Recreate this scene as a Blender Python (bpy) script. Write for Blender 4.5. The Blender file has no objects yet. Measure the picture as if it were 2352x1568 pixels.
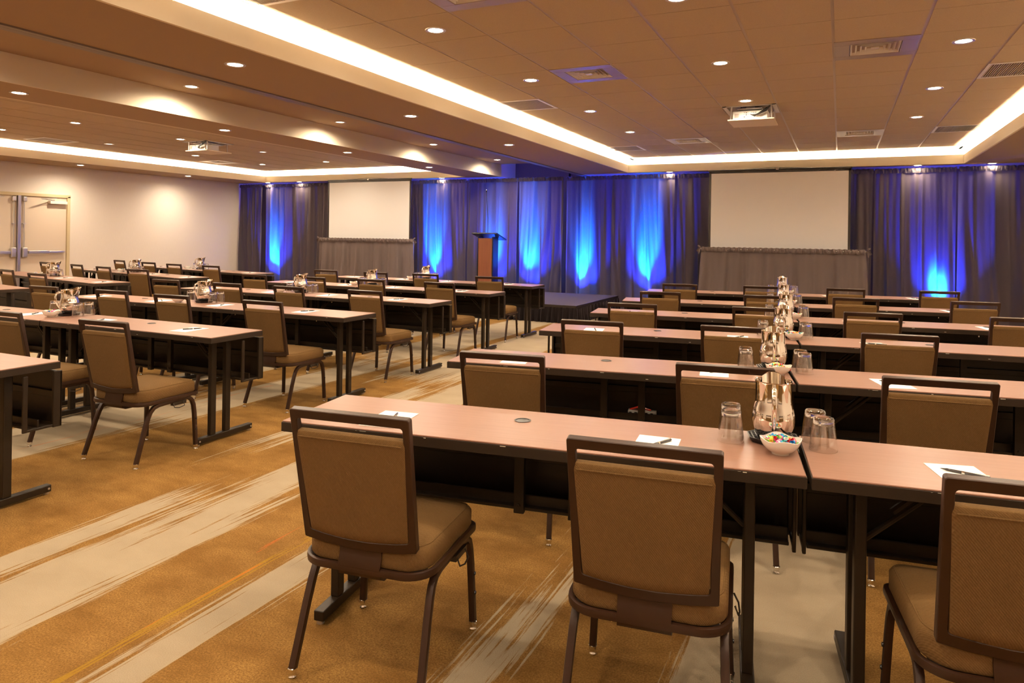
import bpy, bmesh, math, random
from math import sin, cos, pi, radians as R_, sqrt
from mathutils import Vector, Matrix
random.seed(7)
SC = bpy.context.scene
COL = SC.collection
# ------------------------------------------------------------------ camera
H = 1.44
cam_d = bpy.data.cameras.new('camera'); cam = bpy.data.objects.new('camera', cam_d); COL.objects.link(cam)
cam_d.sensor_fit = 'HORIZONTAL'; cam_d.sensor_width = 36.0
cam_d.lens = 1595.27 / 2352 * 36.0
cam_d.shift_x = 0.0; cam_d.shift_y = -(784 - 543.86) / 2352
cam_d.clip_start = 0.05; cam_d.clip_end = 100
cam.matrix_world = (Matrix.Translation((0, 0, H)) @ Matrix.Rotation(0.44090, 4, 'Z')
                    @ Matrix.Rotation(pi / 2, 4, 'X') @ Matrix.Rotation(0.0146, 4, 'Z'))
SC.camera = cam
# ------------------------------------------------------------------ world, exposure
w = bpy.data.worlds.new('world'); SC.world = w; w.use_nodes = True
w.node_tree.nodes['Background'].inputs[0].default_value = (1.0, 0.72, 0.5, 1)
w.node_tree.nodes['Background'].inputs[1].default_value = 0.0
vs = SC.view_settings
vs.view_transform = 'Standard'; vs.look = 'None'; vs.gamma = 1.0; vs.use_curve_mapping = False
vs.exposure = 1.45
cy = SC.cycles
cy.max_bounces = 7; cy.diffuse_bounces = 4; cy.glossy_bounces = 3; cy.transmission_bounces = 4
cy.transparent_max_bounces = 14; cy.caustics_reflective = False; cy.caustics_refractive = False
cy.sample_clamp_indirect = 4.0; cy.blur_glossy = 0.5
cy.use_adaptive_sampling = True; cy.adaptive_threshold = 0.03
WARM = (1.0, 0.82, 0.60)
COVEC = (1.0, 0.85, 0.65)
SPOT_W, COVE_W, BLUE_W = 45.0, 24.0, 1450.0
Z_SOF, Z_CEIL = 2.74, 3.014
XA0, XA1 = -3.79, 1.81          # right tray between its two fascias
XT = -4.84                      # edge of the partition track
XC0, XC1 = -7.48, -6.66         # dropped beam
XB0, XB1 = -13.28, -7.48        # left tray
XWL, XWR = -14.35, 3.1
Y0, YF, YC, YW = -2.6, 13.35, 13.5, 14.25

# ------------------------------------------------------------------ materials
def mat(name, base=(.5, .5, .5), rough=.5, metal=0.0, spec=.5, emit=None, estr=0.0, coat=0.0):
    m = bpy.data.materials.new(name); m.use_nodes = True
    b = m.node_tree.nodes['Principled BSDF']
    b.inputs['Base Color'].default_value = (*base, 1)
    b.inputs['Roughness'].default_value = rough
    b.inputs['Metallic'].default_value = metal
    b.inputs['Specular IOR Level'].default_value = spec
    if coat: b.inputs['Coat Weight'].default_value = coat; b.inputs['Coat Roughness'].default_value = .15
    if emit:
        b.inputs['Emission Color'].default_value = (*emit, 1); b.inputs['Emission Strength'].default_value = estr
    return m
class NT:
    def __init__(s, m): s.t = m.node_tree; s.n = s.t.nodes; s.l = s.t.links; s.b = s.n.get('Principled BSDF')
    def node(s, typ, **kw):
        n = s.n.new(typ)
        for k, v in kw.items(): setattr(n, k, v)
        return n
    def link(s, a, b): s.l.new(a, b)
    def val(s, sock, v):
        if hasattr(v, 'is_output') or isinstance(v, bpy.types.NodeSocket): s.l.new(v, sock)
        else: sock.default_value = v
    def math(s, op, a, b=0.0, c=None, clamp=False):
        n = s.n.new('ShaderNodeMath'); n.operation = op; n.use_clamp = clamp
        s.val(n.inputs[0], a); s.val(n.inputs[1], b)
        if c is not None: s.val(n.inputs[2], c)
        return n.outputs[0]
    def coords(s, kind='Object'):
        return s.n.new('ShaderNodeTexCoord').outputs[kind]
    def geo_pos(s): return s.n.new('ShaderNodeNewGeometry').outputs['Position']
    def sep(s, v):
        n = s.n.new('ShaderNodeSeparateXYZ'); s.l.new(v, n.inputs[0]); return n.outputs
    def scale(s, v, sc):
        n = s.n.new('ShaderNodeMapping'); s.l.new(v, n.inputs[0]); n.inputs['Scale'].default_value = sc; return n.outputs[0]
    def noise(s, v, scale=5, detail=3, rough=.5):
        n = s.n.new('ShaderNodeTexNoise'); s.l.new(v, n.inputs['Vector']); n.inputs['Scale'].default_value = scale
        n.inputs['Detail'].default_value = detail; n.inputs['Roughness'].default_value = rough; return n.outputs[0]
    def ramp(s, v, stops, interp='LINEAR'):
        n = s.n.new('ShaderNodeValToRGB'); s.l.new(v, n.inputs[0]); cr = n.color_ramp; cr.interpolation = interp
        while len(cr.elements) < len(stops): cr.elements.new(.5)
        for e, (p, c) in zip(cr.elements, stops): e.position = p; e.color = (*c, 1) if len(c) == 3 else c
        return n.outputs[0]
    def mix(s, f, a, b, typ='MIX'):
        n = s.n.new('ShaderNodeMix'); n.data_type = 'RGBA'; n.blend_type = typ
        s.val(n.inputs[0], f)
        for k, x in ((6, a), (7, b)):
            if isinstance(x, tuple): n.inputs[k].default_value = (*x, 1) if len(x) == 3 else x
            else: s.l.new(x, n.inputs[k])
        return n.outputs[2]
    def bump(s, h, strength=.3, dist=.01):
        n = s.n.new('ShaderNodeBump'); s.l.new(h, n.inputs['Height']); n.inputs['Strength'].default_value = strength
        n.inputs['Distance'].default_value = dist; s.l.new(n.outputs[0], s.b.inputs['Normal']); return n
M = {}
M['plaster'] = mat('plaster', (.76, .66, .50), .75, spec=.25)
M['soffit'] = mat('soffit_paint', (.37, .255, .155), .8, spec=.2)
M['cove_white'] = mat('cove_plaster', (.85, .8, .72), .7, spec=.2)
M['dark_recess'] = mat('recess_paint', (.16, .11, .11), .8, spec=.2)
M['metal_white'] = mat('white_enamel', (.72, .66, .6), .35, spec=.5)
M['vent'] = mat('vent_enamel', (.40, .31, .27), .32, metal=.25)
M['track'] = mat('track_aluminium', (.22, .17, .13), .45, metal=.4)
M['black'] = mat('black_void', (.008, .007, .006), .9, spec=.1)
M['chrome'] = mat('chrome', (.85, .83, .8), .12, metal=1.0)
M['steel'] = mat('polished_steel', (.92, .87, .80), .07, metal=1.0)
M['black_metal'] = mat('black_metal', (.022, .014, .009), .38, spec=.45)
M['table_metal'] = mat('table_frame_metal', (.016, .009, .004), .42, spec=.3)
M['table_edge'] = mat('table_edge_vinyl', (.022, .013, .007), .5, spec=.25)
M['black_plastic'] = mat('black_plastic', (.012, .010, .010), .3, spec=.5)
M['frame'] = mat('chair_frame_bronze', (.031, .012, .005), .40, metal=.2, spec=.45)
M['porcelain'] = mat('porcelain', (.86, .82, .74), .18, spec=.6, coat=.3)
M['paper'] = mat('paper', (.88, .86, .82), .7, spec=.2)
M['pen'] = mat('pen_body', (.03, .025, .025), .22, spec=.6)
M['lamp'] = mat('lamp_lens', (.9, .85, .8), .4, emit=(1.0, .86, .66), estr=26.0)
M['lamp_dim'] = mat('lamp_lens_dim', (.9, .85, .8), .4, emit=(1.0, .86, .66), estr=1.6)
M['trim'] = mat('lamp_trim', (.62, .55, .5), .3, metal=.5)
M['led'] = mat('led_strip', (.9, .9, .85), .5, emit=COVEC, estr=6.0)
M['blueled'] = mat('blue_led_lens', (.2, .3, .9), .3, emit=(.02, .2, 1.0), estr=20.0)
M['silver'] = mat('door_hardware', (.62, .58, .56), .3, metal=.85)
M['door'] = mat('door_paint', (.70, .58, .46), .5, spec=.3)
M['door_frame'] = mat('door_frame_paint', (.62, .50, .30), .45, spec=.35)
M['mullion'] = mat('door_mullion_metal', (.5, .46, .48), .3, metal=.8)
M['screen'] = mat('screen_fabric', (.95, .93, .92), .85, spec=.1)
M['proj_white'] = mat('projector_case', (.85, .83, .78), .4)
M['lectern_wood'] = mat('lectern_laminate', (.20, .065, .028), .35)
M['chip'] = mat('bare_edge_chip', (.7, .62, .5), .8)
# fabric on the chairs: woven tan
m = mat('chair_fabric', (.30, .175, .065), .85, spec=.12); t = NT(m); c = t.coords('Object')
nz = t.noise(t.scale(c, (60, 60, 22)), 4, 2); nz2 = t.noise(c, 420, 1)
col = t.mix(nz, (.122, .066, .022), (.185, .106, .040)); col = t.mix(t.math('MULTIPLY', nz2, .45), col, (.085, .043, .014))
t.link(col, t.b.inputs['Base Color'])
x, y, z = t.sep(c)
wv = t.math('SINE', t.math('MULTIPLY', t.math('ADD', x, t.math('MULTIPLY', t.math('ADD', z, y), 1.0)), 900))
wv2 = t.math('SINE', t.math('MULTIPLY', t.math('SUBTRACT', x, t.math('ADD', z, y)), 380))
t.bump(t.math('ADD', wv, wv2), .25, .0008); M['fabric'] = m
# table laminate: pinkish mahogany
m = mat('table_laminate', (.36, .19, .12), .34, spec=.5); t = NT(m); c = t.coords('Object')
g = t.noise(t.scale(c, (1.2, 26, 1)), 3.0, 4, .6); g2 = t.noise(t.scale(c, (6, 160, 1)), 2, 2)
col = t.mix(g, (.222, .106, .073), (.325, .180, .128)); col = t.mix(t.math('MULTIPLY', g2, .3), col, (.24, .095, .05))
t.link(col, t.b.inputs['Base Color']); M['laminate'] = m
# ceiling tile
m = mat('ceiling_tile', (.66, .54, .40), .9, spec=.1); t = NT(m); c = t.geo_pos()
n1 = t.noise(c, 160, 2); n2 = t.noise(c, .8, 2)
t.link(t.mix(n1, (.44, .335, .225), (.58, .455, .32)), t.b.inputs['Base Color']); t.bump(n1, .35, .003); M['tile'] = m
M['tbar'] = mat('ceiling_grid_metal', (.42, .33, .27), .4)
M['grille'] = mat('grille_enamel', (.46, .37, .29), .5)
# wall covering: fine vertical weave
m = mat('wall_covering', (.72, .62, .54), .8, spec=.15); t = NT(m); c = t.geo_pos()
n1 = t.noise(t.scale(c, (1, 60, 3)), 3, 2)
t.link(t.mix(n1, (.76, .68, .60), (.84, .76, .68)), t.b.inputs['Base Color']); M['wall'] = m
# stage carpet: dark grey, purple tint of the blue light spill mixed into its colour
m = mat('stage_carpet', (.06, .05, .06), .95, spec=.1); t = NT(m); c = t.geo_pos()
n1 = t.noise(c, 240, 2); t.link(t.mix(n1, (.05, .042, .06), (.13, .11, .15)), t.b.inputs['Base Color']); t.bump(n1, .5, .004); M['stage'] = m
# lectern wood grain
t = NT(M['lectern_wood']); c = t.coords('Object'); n1 = t.noise(t.scale(c, (14, 14, .8)), 3, 3)
t.link(t.mix(n1, (.17, .05, .02), (.27, .09, .04)), t.b.inputs['Base Color'])
# drape cloth: dark grey, lets the uplights behind it show through
def cloth(name, base, trans, f):
    m = bpy.data.materials.new(name); m.use_nodes = True; t = NT(m)
    t.n.remove(t.b)
    out = t.n['Material Output']
    d = t.node('ShaderNodeBsdfDiffuse'); d.inputs[0].default_value = (*base, 1)
    tr = t.node('ShaderNodeBsdfTranslucent'); tr.inputs[0].default_value = (*trans, 1)
    sh = t.node('ShaderNodeBsdfSheen'); sh.inputs[0].default_value = (.14, .115, .13, 1); sh.inputs[1].default_value = .4
    mx = t.node('ShaderNodeMixShader'); mx.inputs[0].default_value = f
    ad = t.node('ShaderNodeAddShader')
    t.link(d.outputs[0], mx.inputs[1]); t.link(tr.outputs[0], mx.inputs[2])
    t.link(mx.outputs[0], ad.inputs[0]); t.link(sh.outputs[0], ad.inputs[1]); t.link(ad.outputs[0], out.inputs[0])
    return m
M['drape'] = cloth('drape_cloth', (.155, .120, .122), (.32, .32, .36), .5)
M['skirt_grey'] = cloth('grey_skirt_cloth', (.165, .128, .122), (.05, .05, .05), .1)
M['skirt_black'] = cloth('black_skirt_cloth', (.016, .012, .012), (0.0, 0.0, 0.0), .05)
# thin glass: a fresnel sheet, no refraction (wall of a tumbler is thin)
m = bpy.data.materials.new('tumbler_glass'); m.use_nodes = True; t = NT(m); t.n.remove(t.b)
tp = t.node('ShaderNodeBsdfTransparent'); tp.inputs[0].default_value = (.985, .98, .97, 1)
gl = t.node('ShaderNodeBsdfGlossy'); gl.inputs[0].default_value = (1, 1, 1, 1); gl.inputs[1].default_value = .03
fr = t.node('ShaderNodeLayerWeight'); fr.inputs[0].default_value = .5
fm = t.math('ADD', t.math('MULTIPLY', t.math('POWER', fr.outputs['Facing'], 3.0), .9), .07, clamp=True)
mx = t.node('ShaderNodeMixShader'); t.link(fm, mx.inputs[0]); t.link(tp.outputs[0], mx.inputs[1]); t.link(gl.outputs[0], mx.inputs[2])
t.link(mx.outputs[0], t.n['Material Output'].inputs[0]); M['glass'] = m
m = mat('glass_base', (.95, .93, .9), .05); m.node_tree.nodes['Principled BSDF'].inputs['Transmission Weight'].default_value = 1.0
m.node_tree.nodes['Principled BSDF'].inputs['IOR'].default_value = 1.5; M['glass_base'] = m
# candies
for k, (nm, cc) in enumerate([('pink', (.75, .05, .25)), ('yellow', (.85, .65, .08)), ('blue', (.03, .25, .6)), ('white', (.85, .83, .8)), ('green', (.25, .55, .08)), ('red', (.7, .04, .03)), ('teal', (.05, .45, .5))]):
    M['candy%d' % k] = mat('candy_wrapper_' + nm, cc, .25, spec=.6)
# carpet: golden brown ground with long cream brush strokes running down the room
def carpet():
    m = mat('carpet', (.4, .25, .09), .95, spec=.08); t = NT(m); c = t.geo_pos(); x, y, z = t.sep(c)
    st = t.noise(t.scale(c, (55, 1.5, 1)), 1, 2, .6)       # streaky, long along y
    st2 = t.noise(t.scale(c, (7, .5, 1)), 1, 2, .5)
    jag = t.noise(t.scale(c, (120, 26, 1)), 1, 1)
    jit = t.math('ADD', t.math('MULTIPLY', t.math('SUBTRACT', st, .5), .26), t.math('MULTIPLY', t.math('SUBTRACT', st2, .5), .16))
    jit = t.math('ADD', jit, t.math('MULTIPLY', t.math('SUBTRACT', jag, .5), .03))
    acc = None
    for cx, wx, cy_, wy, dr in BANDS:
        dx = t.math('ABSOLUTE', t.math('SUBTRACT', t.math('SUBTRACT', x, cx), t.math('MULTIPLY', t.math('SUBTRACT', y, cy_), dr)))
        dy = t.math('ABSOLUTE', t.math('SUBTRACT', y, cy_))
        ax = t.math('SUBTRACT', wx, dx)
        ay = t.math('MULTIPLY', t.math('SUBTRACT', wy, dy), .11)
        v = t.math('MINIMUM', ax, ay)
        acc = v if acc is None else t.math('MAXIMUM', acc, v)
    v = t.math('ADD', acc, jit)
    mask = t.ramp(t.math('ADD', t.math('MULTIPLY', v, 40), .5, clamp=True), [(0, (0, 0, 0)), (1, (1, 1, 1))])
    mot = t.noise(t.scale(c, (1.6, 2.6, 1)), 2.2, 3, .6); pile = t.noise(c, 330, 2, .7); pile2 = t.noise(c, 150, 3, .75)
    g = t.mix(t.ramp(mot, [(.32, (0, 0, 0)), (.68, (1, 1, 1))]), (.220, .110, .025), (.375, .208, .058))
    g = t.mix(t.math('MULTIPLY', t.ramp(pile2, [(.38, (0, 0, 0)), (.60, (1, 1, 1))]), .72), g, (.125, .058, .012))
    cr = t.mix(mot, (.335, .262, .175), (.44, .36, .25))
    col = t.mix(mask, g, cr)
    # yellow-green and red dashes of colour
    def dash(cx, wx, y0, y1, colr, thr, colin, amt=.5):
        dx = t.math('ABSOLUTE', t.math('SUBTRACT', x, t.math('ADD', cx, t.math('MULTIPLY', t.math('SUBTRACT', st2, .5), .12))))
        a = t.math('LESS_THAN', dx, wx)
        b = t.math('MULTIPLY', t.math('GREATER_THAN', y, y0), t.math('LESS_THAN', y, y1))
        f = t.math('MULTIPLY', t.math('MULTIPLY', a, b), t.math('GREATER_THAN', st, thr))
        return t.mix(t.math('MULTIPLY', f, amt), colin, colr)
    col = dash(-2.25, .020, .2, 2.6, (.36, .21, .012), .47, col, .55)
    col = dash(-2.27, .018, 1.35, 2.75, (.60, .11, .02), .60, col)
    col = dash(-2.36, .03, 2.35, 2.8, (.60, .11, .02), .57, col)
    col = dash(-4.85, .03, 2.3, 5, (.62, .16, .04), .58, col)
    col = dash(.62, .03, 2.6, 5, (.62, .12, .03), .55, col)
    col = t.mix(t.math('MULTIPLY', t.ramp(pile, [(.35, (0, 0, 0)), (.65, (1, 1, 1))]), .28), col, (.15, .075, .025))
    t.link(col, t.b.inputs['Base Color']); t.bump(t.math('ADD', pile, pile2), .6, .006)
    return m
BANDS = [(-3.235, .085, .9, 1.75, 0), (-2.84, .205, .6, 1.95, -.03), (-2.97, .115, 3.6, 2.6, -.105), (-2.08, .085, 1.6, 1.7, -.01),
         (-2.05, .05, 3.9, .9, 0), (-1.08, .07, 1.8, .75, .03), (-.20, .27, 2.6, 1.7, .02), (-5.05, .36, 3.0, 1.3, -.03),
         (-5.75, .30, 5.2, 1.6, 0), (-4.72, .25, 5.0, 1.4, .03), (-3.1, .22, 6.1, 1.5, .0), (-3.75, .42, 9.3, 3.4, .02),
         (-4.75, .40, 10.3, 3.5, 0), (-5.9, .42, 9.2, 2.9, -.03), (-2.75, .40, 10.2, 3.2, 0), (-3.5, .12, 4.6, .9, 0),
         (-7.8, .5, 7.6, 3.2, 0), (-8.2, .35, 3.6, 2.0, 0), (-11.2, .6, 9, 3, 0), (.9, .35, 9.5, 2.6, 0), (1.2, .2, 4.2, 1.6, 0), (2.4, .3, 7, 3, 0), (-6.9, .3, 3.0, 1.4, 0)]
M['carpet'] = carpet()

# ------------------------------------------------------------------ mesh helpers
class MB:
    """collects boxes, tubes, lathes, sheets and links them as one mesh object"""
    def __init__(s): s.v = []; s.f = []; s.mi = []; s.cur = 0
    def add(s, vs, fs, T=None):
        o = len(s.v)
        s.v += [tuple(T @ Vector(p)) for p in vs] if T is not None else [tuple(p) for p in vs]
        for f in fs: s.f.append([o + i for i in f]); s.mi.append(s.cur)
        return s
    def box(s, x0, x1, y0, y1, z0, z1, T=None):
        v = [(x0, y0, z0), (x1, y0, z0), (x1, y1, z0), (x0, y1, z0), (x0, y0, z1), (x1, y0, z1), (x1, y1, z1), (x0, y1, z1)]
        return s.add(v, [(0, 3, 2, 1), (4, 5, 6, 7), (0, 1, 5, 4), (1, 2, 6, 5), (2, 3, 7, 6), (3, 0, 4, 7)], T)
    def tube(s, pts, r, n=10, ry=None, cap=True, up=(0, 0, 1), closed=False, T=None, square=False):
        """sweep an ellipse (or rounded square) along a polyline; r may be a list"""
        pts = [Vector(p) for p in pts]; N = len(pts)
        rs = r if isinstance(r, (list, tuple)) else [r] * N
        prof = []
        for k in range(n):
            a = 2 * pi * (k + .5) / n
            cx, cy2 = cos(a), sin(a)
            if square:
                q = 1.0 / max(abs(cx), abs(cy2)); q = min(q, 1.22); cx *= q; cy2 *= q
            prof.append((cx, cy2))
        V = []; F = []; u = Vector(up)
        for i, p in enumerate(pts):
            if closed: d = (pts[(i + 1) % N] - pts[i - 1])
            else: d = pts[min(i + 1, N - 1)] - pts[max(i - 1, 0)]
            d.normalize()
            if abs(d.dot(u)) > .97 and not square: uu = Vector((1, 0, 0)) if abs(d.x) < .9 else Vector((0, 1, 0))
            else: uu = u
            a = d.cross(uu).normalized(); b = a.cross(d).normalized()
            q = (ry / r if ry and not isinstance(r, (list, tuple)) else 1.0)
            for (cx, cy2) in prof: V.append(p + a * cx * rs[i] + b * cy2 * rs[i] * q)
        seg = N if closed else N - 1
        for i in range(seg):
            for k in range(n):
                k2 = (k + 1) % n; i2 = (i + 1) % N
                F.append((i * n + k, i * n + k2, i2 * n + k2, i2 * n + k))
        if cap and not closed:
            F.append(tuple(range(n - 1, -1, -1))); F.append(tuple((N - 1) * n + k for k in range(n)))
        return s.add(V, F, T)
    def lathe(s, prof, n=24, T=None, cap0=False, cap1=False, sx=1, sy=1):
        V = []; F = []
        for (r, z) in prof:
            for k in range(n): a = 2 * pi * k / n; V.append((r * cos(a) * sx, r * sin(a) * sy, z))
        for i in range(len(prof) - 1):
            for k in range(n):
                k2 = (k + 1) % n; F.append((i * n + k, i * n + k2, (i + 1) * n + k2, (i + 1) * n + k))
        if cap0: F.append(tuple(range(n - 1, -1, -1)))
        if cap1: F.append(tuple((len(prof) - 1) * n + k for k in range(n)))
        return s.add(V, F, T)
    def prism(s, poly, z0, z1, T=None):
        n = len(poly)
        V = [(x, y, z0) for x, y in poly] + [(x, y, z1) for x, y in poly]
        F = [tuple(range(n - 1, -1, -1)), tuple(range(n, 2 * n))] + [(k, (k + 1) % n, n + (k + 1) % n, n + k) for k in range(n)]
        return s.add(V, F, T)
    def sheet(s, fn, nu, nv, T=None):
        V = [fn(i / nu, j / nv) for j in range(nv + 1) for i in range(nu + 1)]
        F = [(j * (nu + 1) + i, j * (nu + 1) + i + 1, (j + 1) * (nu + 1) + i + 1, (j + 1) * (nu + 1) + i) for j in range(nv) for i in range(nu)]
        return s.add(V, F, T)
    def mesh(s, name, mats, smooth=False, bevel=0.0, seg=2, merge=False, angle=40):
        me = bpy.data.meshes.new(name); me.from_pydata(s.v, [], s.f)
        for mm in (mats if isinstance(mats, (list, tuple)) else [mats]): me.materials.append(mm)
        for p, k in zip(me.polygons, s.mi): p.material_index = k
        bm = bmesh.new(); bm.from_mesh(me)
        if merge: bmesh.ops.remove_doubles(bm, verts=bm.verts, dist=1e-5)
        bmesh.ops.recalc_face_normals(bm, faces=bm.faces)
        if bevel > 0:
            es = [e for e in bm.edges if len(e.link_faces) == 2 and e.calc_face_angle(0) > R_(30)]
            bmesh.ops.bevel(bm, geom=es, offset=bevel, segments=seg, profile=.5, affect='EDGES', clamp_overlap=True)
        bm.to_mesh(me); bm.free()
        if smooth:
            for p in me.polygons: p.use_smooth = True
            try: me.set_sharp_from_angle(angle=R_(angle))
            except Exception: pass
        return me
    def build(s, name, mats, parent=None, **kw):
        o = bpy.data.objects.new(name, s.mesh(name, mats, **kw)); COL.objects.link(o)
        if parent is not None: o.parent = parent
        return o
def tag(o, label=None, cat=None, group=None, kind=None):
    if label: o['label'] = label
    if cat: o['category'] = cat
    if group: o['group'] = group
    if kind: o['kind'] = kind
    return o
def thing(name, label, cat, loc=(0, 0, 0), rz=0.0, group=None):
    o = bpy.data.objects.new(name, None); COL.objects.link(o); o.empty_display_size = .1
    o.location = loc; o.rotation_euler = (0, 0, rz); return tag(o, label, cat, group)
def dup(root, loc=None, rz=None, label=None, group=None):
    r = root.copy(); COL.objects.link(r)
    if loc is not None: r.location = loc
    if rz is not None: r.rotation_euler = (0, 0, rz)
    if label: r['label'] = label
    if group: r['group'] = group
    for ch in list(root.children):
        c = ch.copy(); COL.objects.link(c); c.parent = r
        for g in list(ch.children):
            d = g.copy(); COL.objects.link(d); d.parent = c
    return r
def struct(name, mb, m, **kw):
    o = mb.build(name, m, **kw); o['kind'] = 'structure'; return o
def area(name, loc, sx, sy, power, color, rot=(0, 0, 0), parent=None):
    l = bpy.data.lights.new(name, 'AREA'); l.shape = 'RECTANGLE'; l.size = sx; l.size_y = sy; l.energy = power; l.color = color
    o = bpy.data.objects.new(name, l); COL.objects.link(o); o.location = loc; o.rotation_euler = rot
    if parent: o.parent = parent
    return o

# ------------------------------------------------------------------ room shell
b = MB(); b.box(XWL - .2, XWR + .2, Y0 - .2, YW + .1, -.1, 0); struct('floor', b, M['carpet'])
b = MB(); b.box(XWL - .15, XWL, Y0, YW, 0, 3.4); struct('wall_left', b, M['wall'])
b = MB(); b.box(XWR, XWR + .15, Y0, YW, 0, 3.4); struct('wall_right', b, M['wall'])
b = MB(); b.box(XWL, XWR, YW, YW + .15, 0, 3.6); struct('wall_front', b, M['dark_recess'])
b = MB(); b.box(XWL, XWR, Y0 - .15, Y0, 0, 3.4); struct('wall_back', b, M['wall'])
b = MB(); b.box(XWL + .001, XWL + .015, Y0, 7.08, 0, .1); b.box(XWL + .001, XWL + .015, 9.03, YW, 0, .1); struct('baseboard_left', b, M['door_frame'])
# soffits (flat undersides at Z_SOF) with the two tray openings
S = MB()
TOP = 3.4
def sof(x0, x1, y0, y1, z=Z_SOF): S.box(x0, x1, y0, y1, z, z + .03)
sof(XT, XA0 - .025, Y0, YF); sof(XA1 + .025, XWR, Y0, YF)
sof(XC0 + .025, XC1 - .02, Y0, YF); sof(XC0, XC1 - .02, YF, YW)
sof(XWL, XB0 - .025, Y0, YF)
sof(XWL, XC0, YF + .025, YW); sof(XT + .02, XWR, YF + .025, YW)
struct('ceiling', S, M['soffit'])
# fascia boards of the trays: from the soffit up to Z 2.89, trough and its upper plaster behind them
def tray(x0, x1, y0, y1, tr=.34):
    f = MB(); zt = 2.89
    f.box(x0 - .025, x0, y0 - .025, y1 + .025, Z_SOF, zt); f.box(x1, x1 + .025, y0 - .025, y1 + .025, Z_SOF, zt)
    f.box(x0, x1, y1, y1 + .025, Z_SOF, zt); f.box(x0, x1, y0 - .025, y0, Z_SOF, zt)
    struct('ceiling', f, M['plaster'])
    p = MB()   # plaster strip over the trough + trough back
    z = Z_CEIL + .004
    p.box(x0 - tr, x0 + .06, y0 - tr, y1 + tr, z, z + .03); p.box(x1 - .045, x1 + tr, y0 - tr, y1 + tr, z, z + .03)
    p.box(x0, x1, y1 - .04, y1 + tr, z, z + .03); p.box(x0, x1, y0 - tr, y0 + .04, z, z + .03)
    p.box(x0 - tr - .02, x0 - tr, y0 - tr, y1 + tr, Z_SOF + .03, z); p.box(x1 + tr, x1 + tr + .02, y0 - tr, y1 + tr, Z_SOF + .03, z)
    p.box(x0 - tr, x1 + tr, y1 + tr, y1 + tr + .02, Z_SOF + .03, z); p.box(x0 - tr, x1 + tr, y0 - tr - .02, y0 - tr, Z_SOF + .03, z)
    struct('ceiling', p, M['cove_white'])
tray(XA0, XA1, Y0 + .9, YF)
tray(XB0, XB1, Y0 + .9, YF, .30)
# raised flat strip between the track and the beam, its lit side face, and the dark pocket at its far end
b = MB(); b.box(XC1, XT - .001, Y0, 13.42, 3.0, 3.03); struct('ceiling', b, M['soffit'])
b = MB(); b.box(XC1 - .02, XC1, Y0, YW, Z_SOF, 3.35); struct('ceiling', b, M['plaster'])
b = MB(); b.box(XT - .0, XT + .02, Y0, YW, Z_SOF + .03, 3.35); struct('ceiling', b, M['soffit'])
b = MB(); b.box(XC1, XT, 13.42, YW, 3.32, 3.35); b.box(XC1, XT, 13.42, 13.44, 3.03, 3.33); struct('ceiling', b, M['dark_recess'])
b = MB(); b.box(XT - .045, XT - .001, Y0, 13.9, Z_SOF - .012, Z_SOF + .05); b.box(XT + .001, XT + .05, Y0, 13.9, Z_SOF - .012, Z_SOF)
b.box(XT - .09, XT - .055, Y0, 13.9, Z_SOF - .006, Z_SOF + .05); struct('trim_1', b, M['track'])
for k, xx in enumerate((-5.35, -4.98, -4.93)):
    b = MB(); b.box(xx, xx + .02, YW - .06, YW - .001, 0.4, 3.3); struct('trim_%d' % (k + 2), b, M['black'])
# lay-in ceilings: one slab per tile in one mesh, with the long tee bars
T_ = .6096
def grid(xe, n, y_ref, y0, y1, holes, x0c, x1c):
    g = MB(); bars = MB(); j0 = math.floor((y0 - y_ref) / T_); j1 = math.ceil((y1 - y_ref) / T_)
    for i in range(n):
        xa, xb = xe + i * T_, xe + (i + 1) * T_
        xa2, xb2 = max(xa + .011, x0c), min(xb - .011, x1c)
        for j in range(j0, j1):
            ya, yb = y_ref + j * T_, y_ref + (j + 1) * T_
            if (i, j) in holes: continue
            ya2, yb2 = max(ya + .0035, y0), min(yb - .0035, y1)
            if yb2 - ya2 < .02 or xb2 - xa2 < .02: continue
            g.box(xa2, xb2, ya2, yb2, Z_CEIL, Z_CEIL + .02)
    for i in range(n + 1):
        x = xe + i * T_
        if x < x0c or x > x1c: continue
        bars.box(x - .011, x + .011, y0, y1, Z_CEIL + .003, Z_CEIL + .012)
    bars.box(x0c, x1c, y0, y1, Z_CEIL + .0195, Z_CEIL + .025)
    o = struct('ceiling', g, M['tile']); q = bars.build('ceiling_grid', M['tbar'], parent=o); return o
YR = 4.8268
jr = lambda yy: round((yy - YR) / T_)
H1 = {(2, jr(3.607)), (2, jr(6.046)), (6, jr(6.046)), (2, jr(10.92)), (6, jr(10.92)), (4, jr(8.484)),
      (0, jr(2.998)), (0, jr(7.265)), (0, jr(11.532)), (8, jr(7.265)), (8, jr(10.92))}
grid(-3.724, 9, YR, Y0 + 1.0, YF - .12, H1, -3.72, 1.763)
XE2 = -13.198
XE2 = -13.458
H2 = {(5, jr(8.484)), (1, jr(10.92)), (1, jr(7.265)), (5, jr(3.607)), (5, jr(6.046))}
grid(XE2, 10, YR, Y0 + 1.0, YF - .10, {(5, jr(8.484)), (1, jr(10.92)), (1, jr(7.265))}, -13.22, -7.52)

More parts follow.
